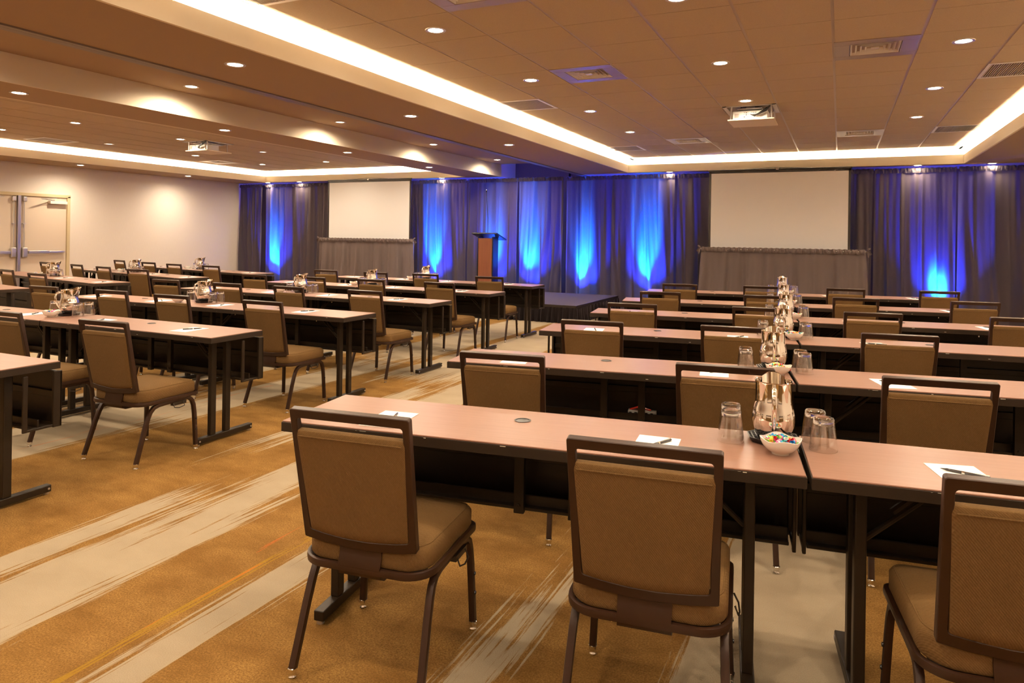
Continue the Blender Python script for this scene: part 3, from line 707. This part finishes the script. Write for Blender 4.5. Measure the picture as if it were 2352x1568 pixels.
# ------------------------------------------------------------------ banquet chairs
def arc(c, r, a0, a1, n, ax='yz', x=0):
    return [(x, c[0] + r * cos(a0 + (a1 - a0) * k / n), c[1] + r * sin(a0 + (a1 - a0) * k / n)) for k in range(n + 1)]
def make_chair(label):
    t = thing('banquet_chair', label, 'chair')
    # cushion: boxy with a domed top, rounded plan
    def plan(u, w, yb, yf, rb, rf, n=8):
        pts = []
        for (cx, cy2, r, a0) in ((w - rb, yb + rb, rb, -90), (w - rf, yf - rf, rf, 0), (-w + rf, yf - rf, rf, 90), (-w + rb, yb + rb, rb, 180)):
            for k in range(n + 1): a = R_(a0 + 90 * k / n); pts.append((cx + r * cos(a), cy2 + r * sin(a)))
        return pts
    lay = [(-.004, .385), (.0, .392), (.0, .440), (-.006, .452), (-.020, .462), (-.060, .470), (-.12, .474)]
    b = MB(); V = []; F = []; n = None
    for ins, z in lay:
        w = .222 + ins; pts = plan(0, w, -.205 - ins * .8, .225 + ins, max(.02, .085 + ins * .5), max(.02, .035 + ins * .3)); n = len(pts)
        V += [(x, y, z) for x, y in pts]
    for i in range(len(lay) - 1):
        for k in range(n): k2 = (k + 1) % n; F.append((i * n + k, i * n + k2, (i + 1) * n + k2, (i + 1) * n + k))
    F.append(tuple(range(n - 1, -1, -1))); F.append(tuple((len(lay) - 1) * n + k for k in range(n)))
    b.add(V, F); seat = b.build('seat', M['fabric'], t, smooth=True, angle=50)
    pts = plan(0, .222 - .012, -.205 + .010, .225 - .012, .08, .032)
    b = MB(); b.tube([(x, y, .4565) for x, y in pts], .0026, 6, closed=True); b.build('seat_piping', M['fabric'], seat, smooth=True)
    # steel band under the cushion
    pts = plan(0, .226, -.212, .235, .088, .03)
    b = MB(); b.tube([(x, y, .374) for x, y in pts], .0085, 12, ry=.0125, closed=True, square=True); b.build('seat_frame', M['frame'], t, smooth=True, angle=50)
    b = MB(); b.box(-.20, .20, -.19, .21, .372, .386); b.build('seat_board', M['black_plastic'], t)
    # side loops: rear leg, front leg
    for s in (-1, 1):
        xt, xb = s * .213, s * .228
        ramp_ = lambda z: xt + (xb - xt) * max(0, (.34 - z) / .34)
        rear = [(0, -.238, .022), (0, -.205, .12), (0, -.172, .22), (0, -.147, .285), (0, -.130, .317), (0, -.105, .340), (0, -.07, .350), (0, 0, .353), (0, .06, .355)]
        front = [(0, .215, .022), (0, .213, .12), (0, .209, .24), (0, .203, .295), (0, .190, .330), (0, .165, .351), (0, .13, .357), (0, .055, .355)]
        for nm, pl in (('leg', rear), ('leg', front)):
            b = MB(); pp = [(ramp_(z), y, z) for _, y, z in pl]; b.tube(pp, .0125, 12, up=(1, 0, 0), square=True)
            lg = b.build(nm, M['frame'], t, smooth=True, angle=50)
            fx, fy = ramp_(.02), pl[0][1]
            b = MB(); b.lathe([(.0, .0), (.012, .0), (.014, .004), (.011, .010), (.011, .014), (.015, .018), (.015, .030), (.0125, .032)], 14, Matrix.Translation((fx, fy, 0))); b.build('glide', M['chrome'], lg, smooth=True, angle=40)
        b = MB()
        for z in (.135, .205): b.lathe([(0, 0), (.007, 0), (.006, .004), (0, .005)], 12, Matrix.Translation((ramp_(z) + s * .0125, .2115, z)) @ Matrix.Rotation(s * pi / 2, 4, 'Y'))
        b.build('stack_buttons', M['black_plastic'], t)
    b = MB(); b.tube([(.236, .10, .345), (.250, .10, .318), (.254, .055, .312), (.250, .02, .320), (.240, .02, .345)], .003, 6); b.box(.205, .232, .03, .13, .325, .345); b.build('ganging_clip', M['black_metal'], t, smooth=True, angle=40)
    # back: plane leaning backwards; local (x, h) -> position
    yb0, zb0, yb1, zb1 = -.205, .452, -.292, .892
    def bp(x, h, off=0.0):
        L = sqrt((yb1 - yb0) ** 2 + (zb1 - zb0) ** 2); dy, dz = (yb1 - yb0) / L, (zb1 - zb0) / L
        return (x, yb0 + dy * h - dz * off, zb0 + dz * h + dy * off)     # off > 0: towards the rear (camera side)
    L = sqrt((yb1 - yb0) ** 2 + (zb1 - zb0) ** 2)
    wt, wb, bw = .208, .200, .024
    def bar(poly, o0, o1):
        V = [bp(x, h, o0) for x, h in poly] + [bp(x, h, o1) for x, h in poly]; n = len(poly)
        return V, [tuple(range(n - 1, -1, -1)), tuple(range(n, 2 * n))] + [(k, (k + 1) % n, n + (k + 1) % n, n + k) for k in range(n)]
    b = MB()
    outer, inner = [], []
    def rc(cx, cy2, r, a0, n=4): return [(cx + r * cos(R_(a0 + 90 * k / n)), cy2 + r * sin(R_(a0 + 90 * k / n))) for k in range(n + 1)]
    outer = rc(wb - .006, .006 + .004, .006, -90) + rc(wt - .008, L - .008, .008, 0) + rc(-wt + .008, L - .008, .008, 90) + rc(-wb + .006, .006 + .004, .006, 180) + [(-.12, -.008), (-.04, -.014), (.04, -.014), (.12, -.008)]
    wi, wj = wt - bw, wb - bw
    inner = rc(wj - .010, .034 + .010, .010, -90) + rc(wi - .010, L - .030 - .010, .010, 0) + rc(-wi + .010, L - .030 - .010, .010, 90) + rc(-wj + .010, .034 + .010, .010, 180) + [(-.12, .026), (-.04, .018), (.04, .018), (.12, .026)]
    n = len(outer); V = []; F = []
    for o_ in (-.011, .013):
        V += [bp(x, h, o_) for x, h in outer]; V += [bp(x, h, o_) for x, h in inner]
    for k in range(n):
        k2 = (k + 1) % n
        F += [(k, k2, n + k2, n + k), (2 * n + k, 3 * n + k, 3 * n + k2, 2 * n + k2), (k, 2 * n + k, 2 * n + k2, k2), (n + k, n + k2, 3 * n + k2, 3 * n + k)]
    b.add(V, F); b.build('back_frame', M['frame'], t, smooth=True, bevel=.002, seg=1, angle=35)
    # upholstered pad inside the frame, its top edge rolled, leaving the hand gap above it
    ht = L - .030 - .041
    def pad(x_, h_, side):
        hw = (wj + (wi - wj) * h_ / L) - .002
        bot = .036 - .018 * (1 - (x_) ** 2)
        h = bot + (ht - bot) * h_
        e = min(1, (1 - abs(x_)) * 9) ** .5 * min(1, (1 - h_) * 16 + .05) ** .5 * min(1, h_ * 16 + .05) ** .5
        return bp(hw * x_, h, side * (.006 + .009 * e) + (.004 if side > 0 else 0))
    b = MB()
    nx, nh = 20, 26
    xs = [sin(pi / 2 * (2 * i / nx - 1)) for i in range(nx + 1)]; hs = [.5 - .5 * cos(pi * j / nh) for j in range(nh + 1)]
    for side in (1, -1):
        V = [pad(xx, hh, side) for hh in hs for xx in xs]
        F = [(j * (nx + 1) + i, j * (nx + 1) + i + 1, (j + 1) * (nx + 1) + i + 1, (j + 1) * (nx + 1) + i) for j in range(nh) for i in range(nx)]
        b.add(V, F)
    rim = [(xs[i], 0) for i in range(nx + 1)] + [(1, h) for h in hs[1:]] + [(xs[i], 1) for i in range(nx - 1, -1, -1)] + [(-1, h) for h in hs[-2:0:-1]]
    V = [pad(a, c_, 1) for a, c_ in rim] + [pad(a, c_, -1) for a, c_ in rim]; n = len(rim)
    b.add(V, [(k, (k + 1) % n, n + (k + 1) % n, n + k) for k in range(n)])
    bk = b.build('backrest', M['fabric'], t, smooth=True, merge=True, angle=60)
    b = MB(); b.tube([bp(x, ht - .016, .019) for x in [(-wi + .004) + (2 * wi - .008) * k / 8 for k in range(9)]], .0022, 6); b.build('seam', M['fabric'], bk, smooth=True)
    # curved steel tongue joining the back to the seat
    b = MB(); w_ = .075
    prof = [bp(0, .02, .006), bp(0, -.02, .010), (0, -.212, .415), (0, -.222, .385), (0, -.215, .352), (0, -.19, .338), (0, -.12, .336)]
    V = []; 
    for sx in (-w_, w_):
        for (_, y, z) in prof: V.append((sx, y, z))
        for (_, y, z) in prof: V.append((sx, y + .007, z + .007))
    k = len(prof); F = []
    for i in range(k - 1):
        F += [(i, i + 1, 2 * k + i + 1, 2 * k + i), (k + i, 2 * k + k + i, 2 * k + k + i + 1, k + i + 1), (i, k + i, k + i + 1, i + 1), (2 * k + i, 2 * k + i + 1, 3 * k + i + 1, 3 * k + i)]
    b.add(V, F); b.build('back_bracket', M['frame'], t, smooth=True, angle=50)
    return t
proto_chair = make_chair('chair'); used_c = [0]
def place_chair(x, y, a, label, group):
    """x, y: centre of the top rail of the back"""
    a = R_(a); ox, oy = x - sin(a) * .285, y + cos(a) * .285
    for (tx, ty, ta) in (TABLES[-2:] if y > 2.5 else []):                  # keep the seat clear of the table legs
        dx, dy = ox - tx, oy - ty; u = dx * cos(ta) + dy * sin(ta); v = -dx * sin(ta) + dy * cos(ta)
        for s in (-1, 1):
            lx = s * (TL / 2 - .155)
            if abs(u - lx) < .27:
                over = v + .245 - (-TD / 2 + .125)
                if over > 0: ox += sin(ta) * over; oy -= cos(ta) * over
                for f in (-.225, .225):
                    e = u + f - lx
                    if abs(e) < .042: q = (.042 - abs(e)) * (1 if e >= 0 else -1); ox += q * cos(ta); oy += q * sin(ta)
    if used_c[0] == 0: used_c[0] = 1; t = proto_chair; t.location = (ox, oy, 0); t.rotation_euler = (0, 0, a); tag(t, label, None, group); return t
    return dup(proto_chair, (ox, oy, 0), a, label, group)

# ------------------------------------------------------------------ table-top things
def make_pitcher():
    t = thing('water_pitcher', '', 'pitcher')
    prof = [(.0, .002), (.040, .0), (.050, .004), (.060, .018), (.068, .038), (.0715, .060), (.0705, .080), (.0665, .100), (.0625, .116), (.0605, .130), (.0600, .186), (.0615, .192)]
    n = 40; V = []; F = []
    for (r, z) in prof:
        for k in range(n):
            a = 2 * pi * k / n; f = 0.0
            d = (a - pi / 2 + pi) % (2 * pi) - pi
            if z > .13: f = max(0, 1 - (abs(d) / .55) ** 2) * ((z - .13) / .062) ** 1.6
            rr = r + .026 * f; V.append((rr * cos(a), rr * sin(a), z + .016 * f))
    for i in range(len(prof) - 1):
        for k in range(n): k2 = (k + 1) % n; F.append((i * n + k, i * n + k2, (i + 1) * n + k2, (i + 1) * n + k))
    b = MB(); b.add(V, F); me = b.mesh('body', M['steel'], smooth=True, angle=70)
    o = bpy.data.objects.new('body', me); COL.objects.link(o); o.parent = t
    b = MB(); b.tube([(r * cos(a), r * sin(a), z) for (r, z, a) in [(0.0615 + .026 * max(0, 1 - (abs(((2 * pi * k / 48) - pi / 2 + pi) % (2 * pi) - pi) / .55) ** 2), .192 + .016 * max(0, 1 - (abs(((2 * pi * k / 48) - pi / 2 + pi) % (2 * pi) - pi) / .55) ** 2), 2 * pi * k / 48) for k in range(48)]], .0017, 6, closed=True)
    b.build('rim', M['steel'], t, smooth=True)
    b = MB(); pts = [(0, -.060, .172), (0, -.075, .176), (0, -.098, .166), (0, -.108, .140), (0, -.104, .105), (0, -.090, .072), (0, -.076, .050), (0, -.069, .040)]
    b.tube(pts, [.010, .0095, .009, .0085, .008, .0075, .007, .008], 12, up=(1, 0, 0)); b.build('handle', M['steel'], t, smooth=True)
    # inner ice guard seen at the mouth
    b = MB()
    b.sheet(lambda u, v: ((u - .5) * .075, .048 - .02 * (1 - (2 * u - 1) ** 2) * -1 - .018 * (1 - v), .150 + .060 * v - .012 * (2 * u - 1) ** 2), 10, 6)
    b.build('ice_guard', M['steel'], t, smooth=True)
    return t
def make_tumbler():
    t = thing('water_glass', '', 'glass')
    b = MB(); n = 36; V = []; F = []
    prof = [(.0445, .0005), (.0448, .003), (.0425, .020), (.0385, .060), (.0350, .088), (.0345, .096)]
    for (r, z) in prof:
        for k in range(n): a = 2 * pi * k / n; rr = r * (1 + (.012 if .015 < z < .09 else 0) * cos(12 * a)); V.append((rr * cos(a), rr * sin(a), z))
    for i in range(len(prof) - 1):
        for k in range(n): k2 = (k + 1) % n; F.append((i * n + k, i * n + k2, (i + 1) * n + k2, (i + 1) * n + k))
    b.add(V, F)
    b.lathe([(.0425, .0005), (.040, .022), (.0360, .060), (.0325, .084), (.0, .086)], 30)
    b.lathe([(.0425, .0005), (.0436, -.0), (.0445, .0005)], 30)
    b.build('body', M['glass'], t, smooth=True, angle=60)
    b = MB(); b.lathe([(.0, .0865), (.031, .0865), (.0338, .091), (.0342, .102), (.031, .108), (.026, .1085), (.022, .1035), (.0, .1025)], 30); b.build('base', M['glass_base'], t, smooth=True, angle=50)
    return t
def make_bowl():
    t = thing('candy_bowl', '', 'bowl')
    n = 48
    prof_o = [(.42, .0), (.44, .005), (.64, .012), (.84, .026), (.95, .040), (1.0, .052)]
    prof_i = [(.97, .0525), (.91, .040), (.79, .028), (.55, .016), (.0, .012)]
    def ring(f, z):
        out = []
        for k in range(n):
            a = 2 * pi * k / n; ca, sa = cos(a), sin(a)
            e = 2.0 - .34 * min(1, f); q = (abs(ca) ** e + abs(sa) ** e) ** (-1 / e)
            r = .066 * f * q; lift = .008 * (cos(4 * a) * .5 + .5) * max(0, (z - .012) / .04) - .006 * max(0, (z - .012) / .04)
            out.append((r * ca, r * sa, z + lift))
        return out
    V = []; F = []; L = prof_o + prof_i
    for f, z in L: V += ring(f, z)
    for i in range(len(L) - 1):
        for k in range(n): k2 = (k + 1) % n; F.append((i * n + k, i * n + k2, (i + 1) * n + k2, (i + 1) * n + k))
    F.append(tuple(range(n)))
    b = MB(); b.add(V, F); o = b.build('bowl_body', M['porcelain'], t, smooth=True, angle=50); return t
tray_me = None
def make_tray():
    t = thing('drip_tray', '', 'tray')
    oc = lambda r, z: [(r * cos(pi / 8 + k * pi / 4), r * sin(pi / 8 + k * pi / 4), z) for k in range(8)]
    V = oc(.078, 0) + oc(.090, .018) + oc(.086, .018) + oc(.076, .006); F = []
    for i in range(3):
        for k in range(8): k2 = (k + 1) % 8; F.append((i * 8 + k, i * 8 + k2, (i + 1) * 8 + k2, (i + 1) * 8 + k))
    F.append(tuple(range(7, -1, -1))); F.append(tuple(24 + k for k in range(8)))
    b = MB(); b.add(V, F); b.build('tray_body', M['black_plastic'], t)
    b = MB()
    for k in range(-5, 6):
        q = k * .0135; l = min(.078, .112 - abs(q)); b.box(q - .0018, q + .0018, -l, l, .013, .0165); b.box(-l, l, q - .0018, q + .0018, .013, .0165)
    b.build('grate', M['black_plastic'], t); return t
def cand_mesh(k):
    b = MB(); b.lathe([(.0, -.009), (.005, -.008), (.0075, 0), (.005, .008), (.0, .009)], 10)
    for s in (-1, 1):
        b.add([(0, 0, s * .008)] + [(.008 * cos(a) * (1 if i % 2 else .7), .008 * sin(a) * .5, s * .019 + (.002 if i % 2 else -.001)) for i, a in enumerate([2 * pi * q / 10 for q in range(10)])], [(0, 1 + q, 1 + (q + 1) % 10) for q in range(10)])
    b.cur = 1
    b.lathe([(.0056, -.004), (.0078, -.001), (.0078, .002), (.0056, .005)], 10)
    return b.mesh('candy', [M['candy%d' % k], M['candy%d' % ((k + 3) % 7)]], smooth=True, angle=40)
CAND = [cand_mesh(k) for k in range(7)]
P_pit, P_glass, P_bowl, P_tray = make_pitcher(), make_tumbler(), make_bowl(), make_tray()
first = {}
def inst(proto, loc, rz, label, group):
    if proto.name not in first:
        first[proto.name] = 1; proto.location = loc; proto.rotation_euler = (0, 0, rz); tag(proto, label, None, group); return proto
    return dup(proto, loc, rz, label, group)
def station(x, y, a, where, items, ncandy, rz=0.0, seed=1):
    """x, y: front corner of the seam between two tables; items: offsets along / across the tables"""
    A = R_(a); rn = random.Random(seed)
    P = lambda u, v: (x + u * cos(A) - v * sin(A), y + u * sin(A) + v * cos(A))
    z = TH + .0005
    tx, ty = P(*items['tray']); inst(P_tray, (tx, ty, z), A + .1, 'octagonal black drip tray under the pitcher, ' + where, 'drip trays')
    inst(P_pit, (tx, ty, z + .0165), A + rz, 'polished steel water pitcher on its tray, ' + where, 'steel water pitchers')
    for k, (u, v) in enumerate(items['glasses']):
        gx, gy = P(u + rn.uniform(-.004, .004), v); side = 'left' if u < items['tray'][0] else 'right'; nf = 'front' if k % 2 == 0 else 'rear'
        inst(P_glass, (gx, gy, z), rn.uniform(0, 3), '%s upturned tumbler %s of the pitcher, %s' % (nf, side, where), 'upturned water tumblers')
    if 'bowl' in items:
        bx, by = P(*items['bowl']); inst(P_bowl, (bx, by, z), A + .12, 'small square white candy bowl, ' + where, 'candy bowls')
        for k in range(ncandy):
            r = .042 * sqrt(rn.random()); an = rn.uniform(0, 6.28); layer = k / max(1, ncandy)
            o = bpy.data.objects.new('wrapped_candy', CAND[rn.randrange(7)]); COL.objects.link(o)
            o.location = (bx + r * cos(an), by + r * sin(an), z + .036 + .026 * layer * (1 - r / .07)); o.rotation_euler = (rn.uniform(1.1, 1.9), rn.uniform(-.3, .3), rn.uniform(0, 6.28))
            tag(o, 'colourful twist-wrapped candy in the white bowl, ' + where, 'candy', 'candies, ' + where)
bp_ = MB(); bp_.box(-.0715, .0715, -.110, .110, 0, .0018); pad_me = bp_.mesh('notepad', M['paper'])
def pen_parts():
    t = thing('pen', '', 'pen')
    b = MB(); b.lathe([(.0, -.066), (.0012, -.062), (.0040, -.046), (.0045, 0), (.0045, .060), (.003, .064), (.0, .064)], 12, Matrix.Rotation(pi / 2, 4, 'X')); b.build('barrel', M['pen'], t, smooth=True)
    b = MB(); b.box(-.0012, .0012, -.062, -.026, .0045, .0062); b.lathe([(.0047, -.008), (.0047, .0)], 12, Matrix.Rotation(pi / 2, 4, 'X')); b.build('clip', M['chrome'], t); return t
P_pen = pen_parts()
def notepad(x, y, a, where, pen_a=35):
    o = bpy.data.objects.new('notepad', pad_me); COL.objects.link(o); o.location = (x, y, TH + .0003); o.rotation_euler = (0, 0, R_(a))
    tag(o, 'small white notepad with pen, ' + where, 'notepad', 'white notepads')
    A = R_(a); inst(P_pen, (x + .01 * cos(A) - .02 * sin(A), y + .02 * cos(A), TH + .0022 + .0046), A + R_(pen_a), 'black pen lying on the notepad, ' + where, 'black pens')

# ------------------------------------------------------------------ lay out the three blocks
SEAT = ['far left seat', 'left middle seat', 'right middle seat', 'far right seat']
RROWS = [(-1.87, 1.975, 8.3), (-1.97, 3.35, 9.8), (-2.03, 4.80, 8.4), (-2.10, 6.18, 8.8), (-2.20, 7.57, 10.5), (-2.31, 9.13, 11.5)]
RCH = [[(-1.36, 1.73, 7.5, 0), (-.47, 1.84, 7, 1), (.435, 1.965, 8, 2)],
       [(-1.43, 2.94, 9, 0), (-.47, 3.14, 8, 1), (.37, 3.27, 9, 2)],
       [(-1.48, 4.40, 9, 0), (-.555, 4.60, 8, 1), (.33, 4.74, 9, 2)],
       [(-1.58, 5.75, 8, 0), (-.62, 6.04, 7, 1), (.24, 6.08, 10, 2), (1.22, 6.36, 10, 3)],
       [(-1.68, 7.19, 10, 0), (-.66, 7.36, 9, 1), (.15, 7.59, 9, 2), (1.14, 7.90, 12, 3)],
       [(-1.80, 8.58, 12, 0), (-.82, 8.84, 9, 1), (.07, 9.02, 9, 2), (1.02, 9.24, 12, 3)]]
for i, (x, y, a) in enumerate(RROWS):
    row = 'right block, %s row' % (order(i) if i < 5 else 'farthest')
    A = R_(a); c_, s_ = cos(A), sin(A)
    place_table(x, y, a, 'brown topped folding table, left one of the pair, ' + row, 'training tables')
    x2, y2 = x + (TL + .012) * c_, y + (TL + .012) * s_
    place_table(x2, y2, a - (.6 if i == 0 else 0), 'brown topped folding table, right one of the pair, ' + row, 'training tables')
    for (cx, cy2, ca, k) in RCH[i]:
        place_chair(cx, cy2, ca, 'tan fabric banquet chair with bronze frame, %s, %s' % (SEAT[k], row), 'banquet chairs')
        u = (cx - x) * c_ + (cy2 - y) * s_; du = (-.10, -.01, -.02, -.02)[k]
        px, py = x + (u + du) * c_ - .15 * s_, y + (u + du) * s_ + .15 * c_
        if i > 0 or k < 3: notepad(px, py, a + (1, -3, 6, 0)[k] + i, '%s, %s' % (SEAT[k], row), (12, 150, 60, 40)[k])
    where = 'middle of the %s row, right block' % (order(i) if i < 5 else 'farthest')
    it = {'tray': (-.080, .350), 'glasses': [(-.220, .300), (-.216, .393), (.070, .295), (.062, .392)], 'bowl': (-.066, .205)}
    if i >= 2: it['bowl'] = (-.02, .215)
    station(x2 - .006 * c_, y2, a, where, it, [34, 30, 14, 9, 7, 5][i], rz=R_(-2), seed=40 + i)
LROWS = [(-3.74, 1.87, 1), (-3.74, 3.30, .5), (-3.73, 4.64, .8), (-3.78, 6.06, .4), (-3.83, 7.49, 0), (-3.92, 8.99, -.5)]
LCH = [[], [(-4.09, 2.78, 3, 3), (-5.08, 2.76, 2, 2)],
       [(-4.22, 4.23, 1, 3), (-5.26, 4.28, 2, 2), (-6.09, 4.24, 2, 1), (-7.02, 4.20, 2, 0)],
       [(-4.22, 5.57, -1, 3), (-5.17, 5.54, -2, 2), (-5.99, 5.52, 0, 1), (-7.00, 5.51, 3, 0)],
       [(-4.25, 7.03, 0, 3), (-5.27, 7.02, -2, 2), (-6.06, 6.92, 1, 1), (-7.01, 6.87, 2, 0)],
       [(-4.31, 8.46, 4, 3), (-5.34, 8.50, 4, 2), (-6.15, 8.39, 0, 1), (-7.13, 8.41, 5, 0)]]
for i, (xr, yr, a) in enumerate(LROWS):
    row = 'middle block, %s row' % (order(i) if i < 5 else 'farthest'); A = R_(a); c_, s_ = cos(A), sin(A)
    x, y = xr - TL * c_, yr - TL * s_; x3, y3 = x - (TL + .012) * c_, y - (TL + .012) * s_
    place_table(x, y, a, 'brown topped folding table, right one of the pair, ' + row, 'training tables')
    if i > 0: place_table(x3, y3, a, 'brown topped folding table, left one of the pair, ' + row, 'training tables')
    for (cx, cy2, ca, k) in LCH[i]:
        place_chair(cx, cy2, ca, 'tan fabric banquet chair with bronze frame, %s, %s' % (SEAT[k], row), 'banquet chairs')
        notepad(cx - .09, y + .20 + (cx - x) * s_, a - 4 + 3 * k, '%s, %s' % (SEAT[k], row), (40, 55, 30, -38)[k])
    if i == 1: notepad(-6.02, 3.30 + .2, -3, 'seat beyond the left picture edge, ' + row, 40)
    if i > 0:
        it = {'tray': (-.155, .33), 'glasses': [(-.325, .32), (-.325, .413), (-.005, .30), (-.018, .405)], 'bowl': (-.14, .175)}
        if i > 1: it['bowl'] = (-.36, .20)
        station(x - .006, y, a, 'middle of the %s row, middle block' % (order(i) if i < 5 else 'farthest'), it, [0, 8, 6, 6, 5, 4][i], rz=R_(-6), seed=70 + i)
MROWS = [(-8.80, 4.60, -10), (-8.86, 5.93, -10), (-8.95, 7.32, -10.5), (-9.03, 8.78, -9)]
MCH = [[], [(-9.18, 5.39, -4, 3), (-10.33, 5.66, -9, 2)],
       [(-9.19, 6.79, 4, 3), (-10.26, 7.00, -8, 2), (-11.20, 7.18, -11, 1), (-12.29, 7.35, -11, 0)],
       [(-9.44, 8.29, -3, 3), (-10.34, 8.32, -6, 2), (-11.18, 8.47, -6, 1), (-12.29, 8.70, -11, 0)]]
for i, (xr, yr, a) in enumerate(MROWS):
    row = 'left block, %s row' % (order(i) if i < 3 else 'farthest'); A = R_(a); c_, s_ = cos(A), sin(A)
    x, y = xr - TL * c_, yr - TL * s_; x3, y3 = x - (TL + .012) * c_, y - (TL + .012) * s_
    place_table(x, y, a, 'brown topped folding table, right one of the pair, ' + row, 'training tables')
    if i > 0: place_table(x3, y3, a, 'brown topped folding table, left one of the pair, ' + row, 'training tables')
    for (cx, cy2, ca, k) in MCH[i]:
        place_chair(cx, cy2, ca, 'tan fabric banquet chair with bronze frame, %s, %s' % (SEAT[k], row), 'banquet chairs')
        u = (cx - x) * c_ + (cy2 - y) * s_
        notepad(x + (u - .02) * c_ - .2 * s_, y + (u - .02) * s_ + .2 * c_, a, '%s, %s' % (SEAT[k], row), 40)
    if i > 0:
        it = {'tray': (-.16, .30), 'glasses': [(-.02, .21), (-.31, .38), (.05, .29), (-.31, .28)], 'bowl': (-.36, .15)}
        station(x - .006, y, a, 'middle of the %s row, left block' % (order(i) if i < 3 else 'farthest'), it, 4, rz=R_(-8), seed=90 + i)
# power strip box lying in the modesty channel of the second right-hand table
t = thing('power_strip', 'cream power strip in the channel under the second table of the right block', 'power strip', (-1.012, 3.93, .4125), R_(9.8))
b = MB(); b.box(-.08, .08, -.022, .022, 0, .045); b.build('strip_body', M['paper'], t, bevel=.004)
b = MB()
for k in range(5): b.box(-.073 + k * .030, -.058 + k * .030, -.0232, -.0222, .015, .036)
b.build('sockets', M['black_plastic'], t)
b = MB(); b.tube([(-.07, 0, .045), (-.02, -.005, .062), (.05, 0, .048)], .006, 6); b.build('cord', M['candy5'], t, smooth=True)
